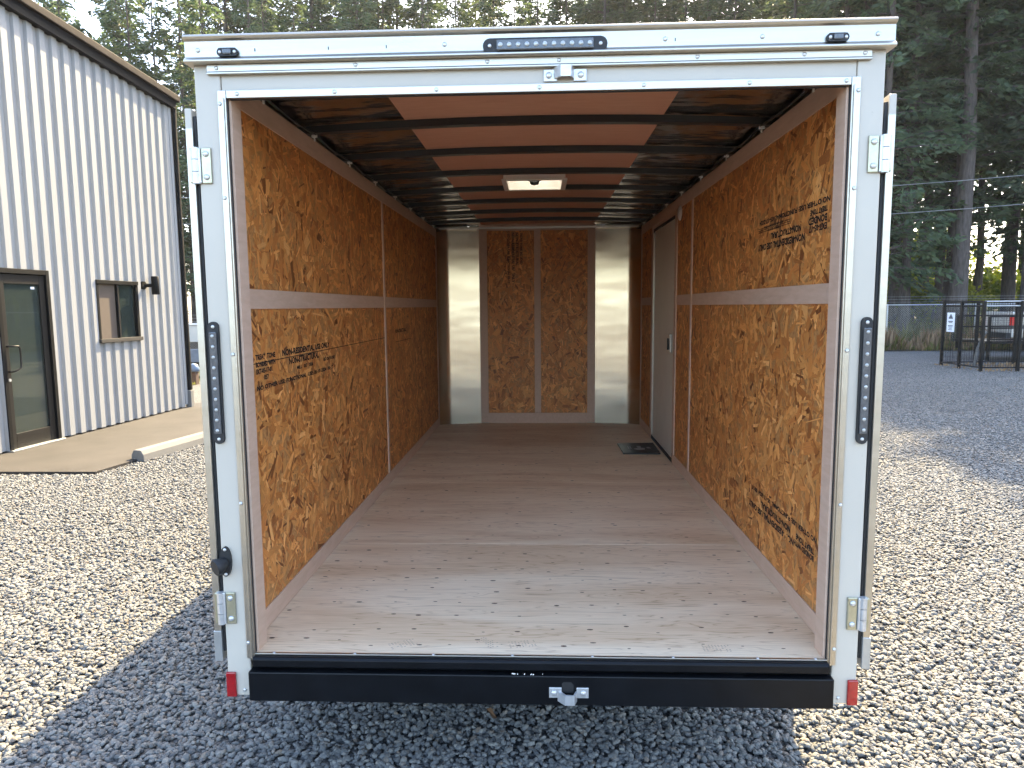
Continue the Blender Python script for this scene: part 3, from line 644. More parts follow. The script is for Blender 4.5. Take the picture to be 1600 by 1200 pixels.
# ---------------------------------------------------------------- metal building on the left
K = .0618; Q = Vector((-6.235, 6.687, 0)); ud = Vector((K, 1, 0)).normalized(); un = Vector((1, -K, 0)).normalized()
def bw(y, off, z): return Q+ud*((y-6.687))+un*off+Vector((0, 0, z))   # along-wall coordinate
BLD = thing('metal_building', (-8.5, 6.5, 0), 'white ribbed steel building with dark trim, glass door and small window', 'building')
zr = lambda y: 5.30-.078*(y-6.1)     # rake line
def rib_sheet(y0, y1, z0, z1f, z0f=None):
    m = MB(); pitch = .2; prof = []; y = y0
    k = math.floor(y0/pitch)
    pts = []
    for i in range(k-1, int(y1/pitch)+2):
        b = i*pitch
        pts += [(b+.020, 0), (b+.034, .036), (b+.124, .036), (b+.138, 0)]
    def hgt(q):
        for (a, ha), (c, hc) in zip(pts, pts[1:]):
            if a <= q <= c: return ha+(hc-ha)*(q-a)/max(1e-6, c-a)
        return 0
    prof = [(y0, hgt(y0))]+[p for p in pts if y0+.002 < p[0] < y1-.002]+[(y1, hgt(y1))]
    vs = []; fs = []
    for q, h in prof:
        vs += [bw(q, h, z0(q) if callable(z0) else z0), bw(q, h, z1f(q) if callable(z1f) else z1f)]
    for i in range(len(prof)-1): fs.append((2*i, 2*i+2, 2*i+3, 2*i+1))
    m.add(vs, fs); o = build('wall_sheet', m, 'siding', BLD); return o
DY0, DY1, DZ = 5.64, 6.46, 2.20; WY0, WY1, WZ0, WZ1 = 7.32, 8.24, 1.24, 2.12
for y0 in np.arange(1.2, 5.5, .8):
    y1 = min(y0+.8, DY0)
    if y1-y0 > .05: rib_sheet(y0, y1, .05, zr)
rib_sheet(DY0, DY1, DZ, zr)
rib_sheet(DY1, WY0, .05, zr); rib_sheet(WY0, WY1, WZ1, zr); rib_sheet(WY0, WY1, .05, WZ0); rib_sheet(WY1, 8.80, .05, zr); rib_sheet(8.80, 9.33, .05, zr)
B('concrete_base', (-8.4, -6.27, 9.0, 9.3, -.02, .04), 'concrete', BLD)
def wbox(y0, y1, o0, o1, z0, z1): return MB().obox(bw(y0, o0, z0), ud, un, (0,0,1), y1-y0, o1-o0, z1-z0)
def wall_screws():
    m = MB()
    for z in (2.35, 3.35, 4.3):
        for i in range(6, 47):
            y = i*.2+.015
            if y < 1.3 or y > 9.3: continue
            m.disc(bw(y, 0, z), un, .009, .006, 6)
    tag(build('wall_screws', m, 'siding', BLD), None, kind='stuff')
wall_screws()
# rear walls of the building so that it is a closed volume
m = MB(); e0 = bw(9.33, -.01, 0); e1 = bw(1.2, -.01, 0)
m.add([e0, e0-un*9, (e0-un*9)+Vector((0,0,zr(9.33))), e0+Vector((0,0,zr(9.33)))], [(0,1,2,3)]); m.add([e1, e1-un*9, (e1-un*9)+Vector((0,0,zr(1.2))), e1+Vector((0,0,zr(1.2)))], [(0,1,2,3)])
m.add([e0-un*9, e1-un*9, (e1-un*9)+Vector((0,0,zr(1.2))), (e0-un*9)+Vector((0,0,zr(9.33)))], [(0,1,2,3)])
build('rear_walls', m, 'siding', BLD)
up = Vector((0,0,1)); rk = (ud-up*.078).normalized()
m = MB().obox(bw(1.0, -9.2, zr(1.0)+.09), rk, un, up, 8.55, 9.255, .05); build('roof', m, 'trimbrown', BLD)
build('soffit_trim', MB().obox(bw(1.0, -.02, zr(1.0)-.07), rk, un, up, 8.5, .125, .125), 'darktrim', BLD, .004)
build('rake_trim', MB().obox(bw(1.0, .06, zr(1.0)+.056), rk, un, up, 8.56, .085, .105), 'trimbrown', BLD, .012)
build('corner_trim', wbox(9.331, 9.40, -.08, .045, .08, 4.98), 'siding', BLD, .004)
ds = build('downspout', MB().tube([bw(9.46, .06, 5.0), bw(9.46, .05, 4.7), bw(9.46, .05, .32)], .048, 4), 'darktrim', BLD)
build('splash_sleeve', wbox(9.40, 9.50, 0, .10, .0, .32), 'concrete', BLD, .01)
# glass door
DR = build('entrance_door', MB().obox(bw(DY0, -.06, .03), ud, un, up, .055, .11, DZ-.03).obox(bw(DY1-.055, -.06, .03), ud, un, up, .055, .11, DZ-.03).obox(bw(DY0+.0555, -.06, DZ-.06), ud, un, up, DY1-DY0-.111, .11, .06), 'darktrim', BLD, .004)
y0, y1 = DY0+.06, DY1-.06
build('door_leaf', MB().obox(bw(y0, -.03, .05), ud, un, up, .075, .05, DZ-.12).obox(bw(y1-.085, -.03, .05), ud, un, up, .085, .05, DZ-.12).obox(bw(y0+.0755, -.03, DZ-.18), ud, un, up, y1-y0-.161, .05, .11).obox(bw(y0+.0755, -.03, .05), ud, un, up, y1-y0-.161, .05, .18), 'bronze', DR, .004)
build('glass', wbox(y0+.0755, y1-.0855, -.008, -.002, .231, DZ-.181), 'glass', DR)
build('handle', MB().tube([bw(y0+.04, .02, .98), bw(y0+.04, .075, .98), bw(y0+.075, .09, .99), bw(y0+.14, .095, 1.02), bw(y0+.15, .095, 1.06), bw(y0+.15, .095, 1.24), bw(y0+.13, .095, 1.28), bw(y0+.05, .085, 1.28), bw(y0+.04, .02, 1.28)], .011, 8), 'bronze', DR)
build('lock_cylinder', MB().disc(bw(y0+.04, .02, .88), un, .018, .012, 12), 'steel', DR)
build('threshold', wbox(DY0-.01, DY1+.02, -.08, .09, .033, .05), 'galv', DR, .004)
build('sticker', wbox(y1-.20, y1-.14, -.0015, -.0005, 1.96, 1.99), 'sign', DR)
m = MB().obox(bw(5.0, -2.6, .03), ud, un, up, 2.2, .02, 2.6).obox(bw(5.0, -2.6, .031), ud, un, up, .02, 2.4, 2.6).obox(bw(7.15, -2.6, .031), ud, un, up, .02, 2.4, 2.6).obox(bw(5.0, -2.6, 2.62), ud, un, up, 2.2, 2.45, .02).obox(bw(5.0, -2.6, .033), ud, un, up, 2.2, 2.5, .004)
build('entrance_hall', m, 'room', BLD)
# window
WN = build('window', MB().obox(bw(WY0, -.03, WZ1-.055), ud, un, up, WY1-WY0, .085, .055).obox(bw(WY0, -.03, WZ0+.05), ud, un, up, .045, .075, WZ1-WZ0-.106).obox(bw(WY1-.06, -.03, WZ0+.05), ud, un, up, .06, .075, WZ1-WZ0-.106).obox(bw((WY0+WY1)/2-.01, -.03, WZ0+.05), ud, un, up, .05, .055, WZ1-WZ0-.106), 'darktrim', BLD, .004)
build('sill', wbox(WY0-.01, WY1+.01, -.03, .075, WZ0-.005, WZ0+.0495), 'apron', WN, .004)
build('sash', MB().obox(bw(WY0+.455, -.02, WZ0+.051), ud, un, up, .035, .052, WZ1-WZ0-.11), 'bronze', WN, .003)
build('insect_screen', wbox(WY0+.046, WY0+.449, -.012, -.006, WZ0+.051, WZ1-.056), 'blind', WN)
build('pane', wbox(WY0+.4905, WY1-.0605, -.012, -.006, WZ0+.051, WZ1-.056), 'glass', WN)
build('window_room', MB().obox(bw(WY0-.1, -.9, 1.0), ud, un, up, 1.2, .02, 1.4), 'room', BLD)
wl_ = thing('wall_lamp', bw(8.50, .16, 1.93), 'black cylinder lamp fixed to the building wall beside the window', 'lamp')
build('shade', MB().tube([bw(8.50, .16, 1.93), bw(8.50, .16, 1.935), bw(8.50, .16, 2.205), bw(8.50, .16, 2.21)], [.050, .055, .055, .05], 18), 'darktrim', wl_)
build('bracket', MB().tube([bw(8.42, .0, 2.07), bw(8.44, .06, 2.07), bw(8.49, .12, 2.07)], .028, 10), 'darktrim', wl_)
build('back_plate', MB().disc(bw(8.41, .0, 2.07), un, .06, .04, 16), 'darktrim', wl_)
# wheel stop
a0 = Vector((-4.502, 5.264, 0)); a1 = Vector((-4.20, 6.95, 0)); dd = (a1-a0).normalized(); dn = Vector((dd.y, -dd.x, 0))
WS = MB(); pr_ = [(-.085, .004), (.085, .004), (.075, .085), (.045, .135), (-.045, .135), (-.075, .085)]
vs = [a0+dd*(0.0)+dn*p+up*q for p, q in pr_]+[a0+dd*1.75+dn*p+up*q for p, q in pr_]
WS.add(vs, [(i, (i+1) % 6, 6+(i+1) % 6, 6+i) for i in range(6)]+[(5,4,3,2,1,0), (6,7,8,9,10,11)])
tag(build('wheel_stop', WS, 'concrete', None, .008), 'pale concrete wheel stop on the gravel along the apron edge', 'wheel stop')

# ---------------------------------------------------------------- things behind the building
PT = thing('capped_post', (-7.83, 13.2, 0), 'short brown post with rounded slate blue cap behind the building corner', 'post')
build('post', MB().tube([(-7.83, 13.2, 0), (-7.83, 13.2, .30)], [.115, .105], 4, smooth=False), 'brownpost', PT, .01)
build('cap', MB().disc((-7.83, 13.2, .30), (0, 0, 1), .125, .19, 16, dome=1), 'bluecap', PT)
UT = thing('trailer_tongue', (-8.2, 15.3, 0), 'black trailer tongue with grey jack beside the white post cap', 'trailer')
UT['label'] = 'dark trailer frame with grey sloping bar behind the capped post'
build('frame_beam', MB().box(-9.9, -7.2, 15.2, 15.3, .20, .30).box(-9.9, -7.2, 16.4, 16.5, .20, .30), 'black', UT, .01)
build('side_panel', MB().box(-9.9, -8.25, 15.31, 15.34, .34, .68), 'bluecap', UT, .01)
build('sloping_bar', MB().obox((-8.22, 15.1, .72), Vector((.85,0,-.45)).normalized(), (0,1,0), Vector((.45,0,.85)).normalized(), .34, .08, .07), 'galv', UT, .01)
build('wheel', MB().tube([(-8.0, 15.12, .24), (-8.0, 15.28, .24)], .24, 20), 'tyre', UT)
build('jack_post', MB().box(-8.16, -8.06, 15.05, 15.11, .30, .70), 'black', UT, .01)
def chain_fence(name, label, x0, x1, y, h, step, posts):
    r = thing(name, ((x0+x1)/2, y, 0), label, 'fence')
    for px in posts: build('post', MB().tube([(px, y, 0), (px, y, h+.03)], .03, 8), 'galv', r)
    build('top_rail', MB().tube([(x0, y, h), (x1, y, h)], .021, 8), 'galv', r)
    m = MB(); d = .0022; x = x0-h
    while x < x1:
        for sg in (1, -1):
            xa, za, xb, zb = (x, .05, x+h, h) if sg > 0 else (x, h, x+h, .05)
            if xa < x0: t = (x0-xa)/(xb-xa); xa, za = x0, za+(zb-za)*t
            if xb > x1: t = (x1-xa)/(xb-xa); xb, zb = x1, za+(zb-za)*t
            m.add([(xa, y-d*sg, za-d), (xa, y-d*sg, za+d), (xb, y-d*sg, zb+d), (xb, y-d*sg, zb-d)], [(0,1,2,3)])
        x += step
    tag(build('chain_link', m, 'galv', r), None, kind='stuff')
    for k in range(3): build('barbed_wire', MB().tube([(x0, y, h+.10+.10*k), (x1, y, h+.10+.10*k)], .004, 4), 'galv', r)
    return r
chain_fence('chain_link_fence', 'galvanised chain link fence between the building corner and the trailer', -13.5, -8.0, 18.6, 1.22, .075, (-12.4, -11.0, -9.55, -8.0))
BW = thing('storage_container', (-15, 27, 0), 'long low white container beyond the chain link fence left of the trailer', 'container')
build('body', MB().box(-18, -13.1, 26, 28.2, .35, 1.02), 'white', BW, .02); build('skids', MB().box(-17.8, -13.3, 26.1, 28.1, 0, .348), 'black', BW)
build('lid_ridge', MB().box(-18, -13.1, 25.97, 28.23, 1.021, 1.08), 'offwhite', BW, .01)
chain_fence('chain_link_fence', 'tall galvanised chain link fence along the woods right of the trailer', 11.0, 30.0, 24.6, 1.62, .085, (12.98, 16.2, 19.4, 22.6, 25.8))

# ---------------------------------------------------------------- wire enclosure, sign, trailer rack, pickup (right)
EN = thing('wire_enclosure', (12, 16.1, 0), 'black welded wire enclosure standing on the gravel at right', 'enclosure')
EX0, EX1, EY0, EY1, EH = 10.80, 13.7, 15.3, 17.0, 1.72
for px, py in ((EX0, EY0), (11.68, EY0), (12.7, EY0), (EX1, EY0), (EX0, EY1), (EX0, 16.2), (11.68, EY1), (12.7, EY1), (EX1, EY1)):
    build('post', MB().box(px-.032, px+.032, py-.032, py+.032, 0, EH), 'black', EN, .004)
for z in (.10, EH-.12, EH-.01):
    for y in (EY0, EY1): build('rail', MB().tube([(EX0, y, z), (EX1, y, z)], .018, 6), 'black' if z < 1 else 'galv' if y == EY0 and z > 1.5 else 'black', EN)  # upper front rails: light on the black tubes is coloured in as paler metal
    for x in (EX0, EX1): build('rail', MB().tube([(x, EY0, z), (x, EY1, z)], .018, 6), 'black', EN)
def wires(p0, p1):
    m = MB(); p0 = Vector(p0); p1 = Vector(p1); L_ = (p1-p0).length; d = (p1-p0)/L_; t = .04
    nn = Vector((d.y, -d.x, 0))
    while t < L_:
        c = p0+d*t; m.obox(c-d*.0025+up*.08, d, nn, up, .005, .005, EH-.1); t += .062
    z = .15
    while z < EH-.1: m.obox(p0+up*z, d, nn, up, L_, .004, .004); z += .11
    tag(build('wire_mesh', m, 'black', EN), None, kind='stuff')
wires((EX0, EY0, 0), (EX1, EY0, 0)); wires((EX0, EY1, 0), (EX1, EY1, 0)); wires((EX0, EY0, 0), (EX0, EY1, 0)); wires((EX1, EY0, 0), (EX1, EY1, 0))
SG = thing('notice_sign', (10.76, 16.6, 1.05), 'tall narrow white notice sign hung on the wire enclosure', 'sign')
build('plate', MB().box(10.752, 10.760, 16.42, 16.76, .93, 1.43), 'sign', SG, .002)
for (a, b, c, d) in ((16.5,16.68,1.27,1.31), (16.53,16.65,1.31,1.35), (16.56,16.62,1.35,1.385), (16.49,16.69,1.19,1.215), (16.51,16.67,1.165,1.18), (16.48,16.70,1.08,1.10), (16.5,16.68,1.05,1.065), (16.52,16.66,1.015,1.03), (16.5,16.68,.975,.99)):
    build('print', MB().box(10.7495, 10.7517, a, b, c, d), 'signink', SG)
ST = thing('garden_stake', (11.35, 16.4, 0), 'weathered pale stake leaning inside the wire enclosure', 'stake')
build('shaft', MB().tube([(11.30, 16.4, 0), (11.36, 16.4, .5), (11.50, 16.4, .86)], [.035, .03, .02], 7), 'concrete', ST); build('tip', MB().tube([(11.50, 16.4, .86), (11.58, 16.4, .93)], [.04, .03], 7), 'concrete', ST)
RK = thing('utility_trailer', (14.2, 19.2, 0), 'black open utility trailer with tube rails behind the wire enclosure', 'trailer')
build('deck', MB().box(12.85, 16.2, 18.4, 20.0, .50, .58), 'black', RK, .01)
for x in (12.9, 13.9, 15.0, 16.15): build('stake', MB().box(x-.03, x+.03, 18.4, 18.46, .30, 1.28), 'black', RK)
for z in (.62, .95, 1.28): build('rail', MB().tube([(12.9, 18.43, z), (16.15, 18.43, z)], .025, 6), 'black', RK)
for z in (.95, 1.28): build('rail', MB().tube([(12.9, 19.97, z), (16.15, 19.97, z)], .025, 6), 'black', RK)
for x in (12.9, 16.15): build('stake', MB().box(x-.03, x+.03, 19.94, 20.0, .30, 1.28), 'black', RK)
for x in (14.3, 15.1): w_ = build('wheel', MB().tube([(x, 18.15, .33), (x, 18.36, .33)], .33, 20), 'tyre', RK)
build('leg', MB().box(12.93, 13.0, 18.5, 18.57, 0, .5).box(13.05, 13.1, 18.9, 18.97, 0, .5), 'black', RK)

def pickup():
    c = Vector((15.85, 22.0, 0))   # forward direction of the truck is fx
    fx = Vector((.993, -.122, 0)); lf = Vector((.122, .993, 0))
    r = thing('pickup_truck', tuple(c), 'champagne pickup truck parked behind the wire enclosure', 'truck')
    def P_(a, b, z): return c+fx*a+lf*b+up*z
    def prof(pts, b0, b1):
        m = MB(); n = len(pts); vs = [P_(a, b0, z) for a, z in pts]+[P_(a, b1, z) for a, z in pts]
        m.add(vs, [(i, (i+1) % n, n+(i+1) % n, n+i) for i in range(n)]+[tuple(range(n)), tuple(range(n, 2*n))]); return m
    build('body', prof([(0,.50),(0,1.36),(1.95,1.38),(4.1,1.36),(5.2,1.18),(5.3,.55),(4.75,.45),(4.65,.75),(4.4,.86),(4.0,.86),(3.8,.75),(3.7,.45),(1.65,.45),(1.55,.75),(1.3,.86),(.9,.86),(.7,.75),(.6,.48)], 0, 1.9), 'truck', r, .04)
    build('cab', prof([(1.98,1.381),(2.1,1.86),(2.4,1.92),(3.2,1.90),(3.95,1.37)], .12, 1.78), 'truckdark', r, .05)
    build('roof', prof([(2.15,1.87),(2.4,1.95),(3.2,1.93),(3.3,1.88)], .14, 1.76), 'truck', r, .03)
    build('tail_gate', prof([(-.012,.68),(-.012,1.30),(-.001,1.30),(-.001,.68)], .22, 1.68), 'truck', r, .005)
    for b in (-.015, 1.775): build('tail_lamp', prof([(-.03,.86),(-.03,1.24),(.12,1.24),(.12,.86)], b, b+.14), 'tail', r, .01)
    bp = build('bumper', prof([(-.16,.46),(-.16,.66),(-.01,.66),(-.01,.46)], 0.02, 1.88), 'rubber', r, .02); build('number_plate', prof([(-.166,.50),(-.166,.64),(-.161,.64),(-.161,.50)], 1.15, 1.5), 'sign', bp)
    for a in (1.1, 4.2):
        for b in (-.01, 1.66):
            w = build('wheel', MB().tube([P_(a, b, .37), P_(a, b+.25, .37)], .37, 22), 'tyre', r); build('rim', MB().disc(P_(a, b-.001, .37), -lf, .22, .01, 16), 'galv', w)
    return r
pickup()
# overhead cables strung across the yard
for k, (z0, zm, z1, lab) in enumerate(((7.6, 5.55, 9.4, 'upper overhead cable strung in front of the firs'), (6.6, 4.55, 8.0, 'lower overhead cable strung in front of the firs'))):
    pts = []
    for i in range(41):
        t = i/40; x = -45+100*t; y = 24; q = (t-.46)/.54
        z = zm+(z1+3-zm)*max(0, q)**2*1.0 if q > 0 else zm+(z0+1-zm)*(q/.852)**2
        pts.append((x, y-.3*k, z))
    tag(build('overhead_cable', MB().tube(pts, .011, 5), 'cable'), lab, 'cable')

# ---------------------------------------------------------------- trees
def mesh_tris(name, V_, Fq, tint, mat, nv=4):
    me = bpy.data.meshes.new(name); n = len(Fq); me.vertices.add(len(V_)); me.vertices.foreach_set('co', np.asarray(V_, float).reshape(-1))
    me.loops.add(n*nv); me.polygons.add(n); me.loops.foreach_set('vertex_index', np.asarray(Fq, np.int32).reshape(-1))
    me.polygons.foreach_set('loop_start', np.arange(0, n*nv, nv, dtype=np.int32)); me.polygons.foreach_set('loop_total', np.full(n, nv, np.int32))
    a = me.attributes.new('tint', 'FLOAT', 'POINT'); a.data.foreach_set('value', np.asarray(tint, float)); me.update(); me.validate(); me.materials.append(M[mat]); return me
def tapered(mb, pts, rr, n): mb.tube(pts, rr, n, cap=False)
def fir_meshes(seed, H, base, spread, rad, step=.42, leafs=1.0):
    g_ = np.random.default_rng(seed); tr = MB()
    wob = [(g_.normal(0, .05), g_.normal(0, .05)) for _ in range(9)]
    pts = [(wob[i][0]*(i > 0), wob[i][1]*(i > 0), H*i/8) for i in range(9)]
    tapered(tr, pts, [max(.02, rad*(1-.93*(i/8))*(1.25 if i == 0 else 1)) for i in range(9)], 9)
    Vl = []; tint = []
    z = H*base*.35
    while z < H-.3:
        live = z > H*base; f = (z-H*base)/(H*(1-base))
        nb = g_.integers(3, 6) if live else g_.integers(0, 3)
        for _ in range(nb):
            az = g_.uniform(0, 2*PI)
            ln = spread*((1-f)**.75*(.55+.45*min(1, f*5)) if live else .35)*g_.uniform(.55, 1.12)+.15
            if live and g_.random() < .08: continue
            el = g_.uniform(-.12, .30)+.35*max(0, f-.6) if live else g_.uniform(-.35, .05)
            d = np.array([math.cos(az), math.sin(az), 0]); zz = z+g_.uniform(-.2, .2); droop = g_.uniform(.10, .26)
            def at(t): return np.array([0, 0, zz])+d*ln*t+np.array([0, 0, ln*(math.tan(el)*t-droop*t*t)])
            br = max(.012, .018*ln)
            tapered(tr, [at(0), at(.5), at(1)], [br, br*.6, br*.2], 3)
            k = int(max(6, ln*36*leafs)) if live else (int(ln*5.0) if g_.random() < .5 else 0)
            if k == 0: continue
            t = g_.uniform(.12, 1.04, k)**.8
            side = np.array([-d[1], d[0], 0]); c = np.array([at(a) for a in t])
            wd = (.14+.30*ln*(1-np.abs(2*t-1)**2)*.42)
            sgn = g_.uniform(-1, 1, k); c = c+side*(sgn*wd)[:, None]; c[:, 2] += g_.normal(-.06, .09, k)
            # spray: elongated quad pointing outwards and sideways
            o_ = d[None]*g_.uniform(.3, 1, (k, 1))+side[None]*(sgn*g_.uniform(.4, 1.3, k))[:, None]; o_[:, 2] += g_.normal(-.28, .28, k); o_ /= np.linalg.norm(o_, axis=1)[:, None]
            rnd = g_.normal(0, 1, (k, 3)); b_ = np.cross(o_, rnd); b_ /= np.linalg.norm(b_, axis=1)[:, None]
            L_ = g_.uniform(.14, .34, k)[:, None]; w_ = g_.uniform(.028, .068, k)[:, None]
            q = np.stack([c-o_*L_*.4-b_*w_*.4, c-b_*w_+o_*L_*.1, c+o_*L_*.7, c+b_*w_+o_*L_*.05], 1)
            Vl.append(q.reshape(-1, 3)); tint.append(np.repeat(np.clip(g_.normal(.42, .22, k)+.15*(t-.5), 0, 1), 4))
        z += step*g_.uniform(.7, 1.3)*(1 if live else 1.4)
    V_ = np.concatenate(Vl); n = len(V_)//4
    cm = mesh_tris('crown', V_, np.arange(n*4).reshape(n, 4), np.concatenate(tint), 'needle')
    tm = bpy.data.meshes.new('trunk'); tm.from_pydata(tr.v, [], tr.f); tm.polygons.foreach_set('use_smooth', [True]*len(tr.f)); tm.materials.append(M['bark'])
    return tm, cm
FIRS = [fir_meshes(101, 24, .20, 2.9, .19, .42), fir_meshes(102, 22, .15, 2.8, .16, .42), fir_meshes(103, 26, .24, 3.1, .27, .42), fir_meshes(104, 20, .12, 2.7, .15, .44), fir_meshes(105, 25, .30, 2.8, .16, .44), fir_meshes(106, 18, .05, 2.7, .15, .40)]
FH = [24, 22, 26, 20, 25, 18]
def fir(x, y, k, h, rz, label, group=None, wide=1.0):
    s = h/FH[k]; r = thing('fir_tree', (x, y, -.02), label, 'tree', group); r.rotation_euler = (0, 0, rz); r.scale = (s*wide, s*wide, s)
    for nm, me in (('trunk', FIRS[k][0]), ('crown', FIRS[k][1])):
        o = bpy.data.objects.new(nm, me); C.objects.link(o); o.parent = r
    return r
tr_ = random.Random(31)
# right-hand wood: the trunks one can pick out, then the rest
fir(17.2, 27.6, 2, 32, .3, 'thickest pale grey fir trunk in front of the right-hand wood', wide=1.0)
fir(15.6, 28.6, 4, 30, 1.2, 'slim dark fir just left of the thickest trunk', None)
fir(20.9, 26.6, 5, 10, 1.0, 'low young fir with branches to the ground behind the pickup', None)
fir(20.2, 27.8, 0, 31, 2.2, 'tall fir at the right edge of the picture behind the pickup')
LBR = 'dark tall fir standing in the wood right of the trailer'
for (x, y, k, h) in ((13.1, 29.5, 0, 24), (14.3, 30.5, 4, 25), (16.6, 31.5, 0, 26), (18.6, 30.8, 4, 26), (19.4, 33, 4, 27), (22.2, 29.5, 1, 25), (22.4, 32.5, 4, 27), (24.6, 28.6, 0, 26), (15.2, 34.5, 4, 26), (17.6, 35.5, 1, 25), (20.6, 36.5, 0, 27), (23.0, 36, 4, 27), (25.6, 34, 2, 27), (18.2, 40, 2, 28), (21.4, 41, 4, 27), (24.4, 40, 0, 28), (27.4, 39, 2, 28), (16.4, 41, 0, 26), (28, 31.5, 1, 26), (12.3, 33.6, 1, 24), (26.5, 44, 4, 28), (22.5, 46, 2, 28), (19.3, 46, 0, 27), (30, 43, 0, 28), (25, 50, 1, 26), (29, 51, 2, 27), (18.0, 29.4, 3, 20), (14.0, 27.6, 5, 20), (16.2, 29.6, 1, 22), (21.3, 30.6, 3, 21), (26.4, 29.0, 2, 26), (23.4, 27.2, 3, 22)):
    fir(x, y, k, h*tr_.uniform(.96, 1.04)*(1.22 if x > 13.5 else 1), tr_.uniform(0, 6.28), LBR, 'firs in the right-hand wood')
LBC = 'tall fir whose top shows above the trailer roof'
for i in range(62):
    x = -22+i*.68+tr_.uniform(-.9, .9); y = tr_.choice((46, 49, 53, 57))+tr_.uniform(-1.5, 1.5)
    d = y+2.25; k = tr_.choice((0, 1, 2, 3, 4)); h = 1.7+d*(.485+tr_.uniform(-.08, .06)+(.06 if x > 3 else 0)+(.05 if x < -12 else 0))
    fir(x, y, k, h, tr_.uniform(0, 6.28), LBC, 'firs behind the trailer', 1.15)
LBL = 'tall fir standing behind the metal building'
for (x, y, k, h) in ((-16.5, 33, 3, 20), (-18.6, 35, 1, 22), (-20.5, 33.5, 5, 19), (-22.5, 36, 0, 23), (-14.6, 36, 5, 18), (-24.6, 34.5, 3, 21), (-27, 37, 1, 23), (-17.4, 41, 2, 24), (-20.6, 42, 0, 24), (-23.8, 42, 3, 23), (-27.5, 44, 2, 25), (-30, 39, 1, 24), (-31.5, 45, 0, 25), (-15.6, 44, 4, 22), (-19.0, 48, 2, 24), (-25.5, 49, 0, 25), (-22.0, 50, 1, 24)):
    fir(x, y, k, h*tr_.uniform(.95, 1.05), tr_.uniform(0, 6.28), LBL, 'firs behind the metal building', 1.1)

# broad-leaved shrubs under the firs, lit from behind
def shrub_meshes(seed, H, R_, n):
    g_ = np.random.default_rng(seed); cl = g_.normal(0, 1, (26, 3)); cl /= np.linalg.norm(cl, axis=1)[:, None]; cl *= g_.uniform(.3, 1, (26, 1))
    cc = cl*np.array([R_, R_, H*.42])+np.array([0, 0, H*.56]); i = g_.integers(0, 26, n)
    c = cc[i]+g_.normal(0, .32, (n, 3)); c[:, 2] = np.maximum(c[:, 2], .1)
    a = g_.normal(0, 1, (n, 3)); a /= np.linalg.norm(a, axis=1)[:, None]; b = np.cross(a, g_.normal(0, 1, (n, 3))); b /= np.linalg.norm(b, axis=1)[:, None]
    s = g_.uniform(.07, .15, (n, 1)); q = np.stack([c-a*s, c-b*s*.6, c+a*s, c+b*s*.6], 1)
    cm = mesh_tris('foliage', q.reshape(-1, 3), np.arange(n*4).reshape(n, 4), np.repeat(g_.uniform(0, 1, n), 4), 'broad')
    t = MB()
    for k in range(7): p = cc[k]; tapered(t, [(0, 0, 0), (p[0]*.4, p[1]*.4, p[2]*.6), tuple(p)], [.05, .035, .012], 5)
    tm = bpy.data.meshes.new('stems'); tm.from_pydata(t.v, [], t.f); tm.materials.append(M['bark']); return tm, cm
SH = [shrub_meshes(201, 5.0, 2.0, 3600), shrub_meshes(202, 3.4, 1.8, 2600)]
for (x, y, k, s) in ((16.0, 33.0, 1, .9), (18.8, 34.2, 1, .9), (20.9, 34.0, 1, .85), (13.9, 33.0, 1, .9), (17.4, 38, 0, 1.1), (20.0, 39, 0, 1.2), (22.6, 44, 0, 1.3), (16.5, 45, 0, 1.3), (24.9, 38, 1, 1.2), (19.6, 50, 0, 1.6), (14.6, 37, 1, 1.3), (26.5, 47, 0, 1.5), (23.5, 54, 0, 1.7), (27.8, 36, 1, 1.2)):
    r = thing('understory_shrub', (x, y, -.02), 'yellow green shrub glowing between the trunks of the right-hand wood', 'shrub', 'shrubs under the right-hand firs'); r.rotation_euler = (0, 0, x*3); r.scale = (s, s, s)
    for nm, me in (('stems', SH[k][0]), ('foliage', SH[k][1])): o = bpy.data.objects.new(nm, me); C.objects.link(o); o.parent = r
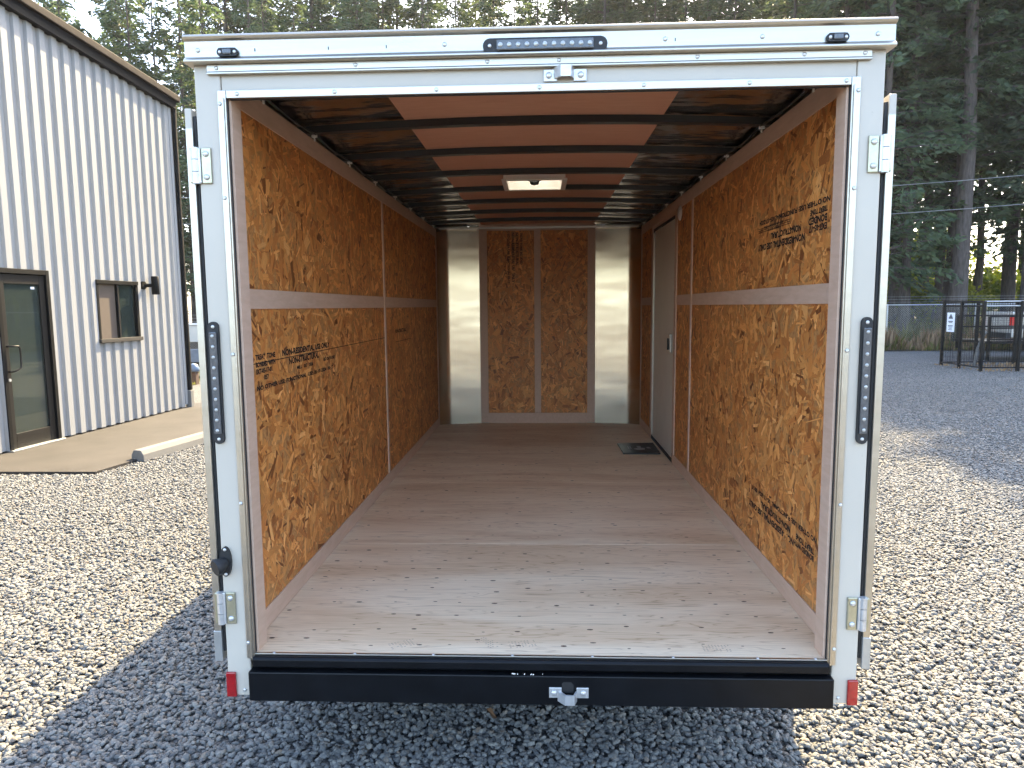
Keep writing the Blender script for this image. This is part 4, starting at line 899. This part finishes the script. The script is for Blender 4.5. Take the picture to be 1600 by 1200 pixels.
# weeds along the fence
def weeds(name, x0, x1, y0, y1, n, hmin, hmax, mat, seed, label):
    g_ = np.random.default_rng(seed); p = np.stack([g_.uniform(x0, x1, n), g_.uniform(y0, y1, n), np.zeros(n)], 1)
    h = g_.uniform(hmin, hmax, n)*(.65+.35*np.sin(p[:, 0]*2.3+np.sin(p[:, 0]*.9)*2)); ln = g_.normal(0, .22, (n, 2)); w = g_.uniform(.012, .04, n); an = g_.uniform(0, PI, n)
    dx = np.stack([np.cos(an)*w, np.sin(an)*w, np.zeros(n)], 1); mid = p+np.stack([ln[:, 0]*h*.4, ln[:, 1]*h*.4, h*.6], 1); top = p+np.stack([ln[:, 0]*h, ln[:, 1]*h, h], 1)
    q = np.stack([p-dx*.4, mid+dx*1.2, top, mid-dx*1.2], 1)
    o = mk(name, mesh_tris(name, q.reshape(-1, 3), np.arange(n*4).reshape(n, 4), np.repeat(g_.uniform(0, 1, n), 4), mat), None); tag(o, label, 'weeds', kind='stuff')
weeds('dry_weeds', 10.5, 30, 22.9, 24.4, 4200, .35, .95, 'weed', 5, 'dry brown weeds along the chain link fence')
weeds('green_weeds', 10.5, 30, 22.8, 24.3, 2600, .2, .7, 'weedgreen', 6, 'low green weeds along the chain link fence')
weeds('grass_tufts', 10.7, 14.5, 15.1, 17.4, 500, .04, .14, 'weed', 8, 'thin yellow grass around the wire enclosure')
weeds('woodland_undergrowth', 10, 34, 25.2, 40, 9000, .4, 1.3, 'weedgreen', 9, 'dark undergrowth below the firs')
weeds('corner_grass', -12, -7.4, 12.9, 16.5, 900, .05, .18, 'weedgreen', 10, 'short grass behind the metal building')

# ---------------------------------------------------------------- thin summer haze in the air
hz = bpy.data.materials.new('haze_air'); hz.use_nodes = True; hn = hz.node_tree
hn.nodes.remove(hn.nodes['Principled BSDF'])
hv = hn.nodes.new('ShaderNodeVolumePrincipled'); hv.inputs['Color'].default_value = (.92, .94, .96, 1); hv.inputs['Density'].default_value = .00028; hv.inputs['Anisotropy'].default_value = .3
hn.links.new(hv.outputs[0], hn.nodes['Material Output'].inputs['Volume'])
hb = build('haze', MB().box(-410, 410, -410, 610, -1.2, 46), hz); tag(hb, 'thin pale summer haze in the air', 'haze', kind='stuff')
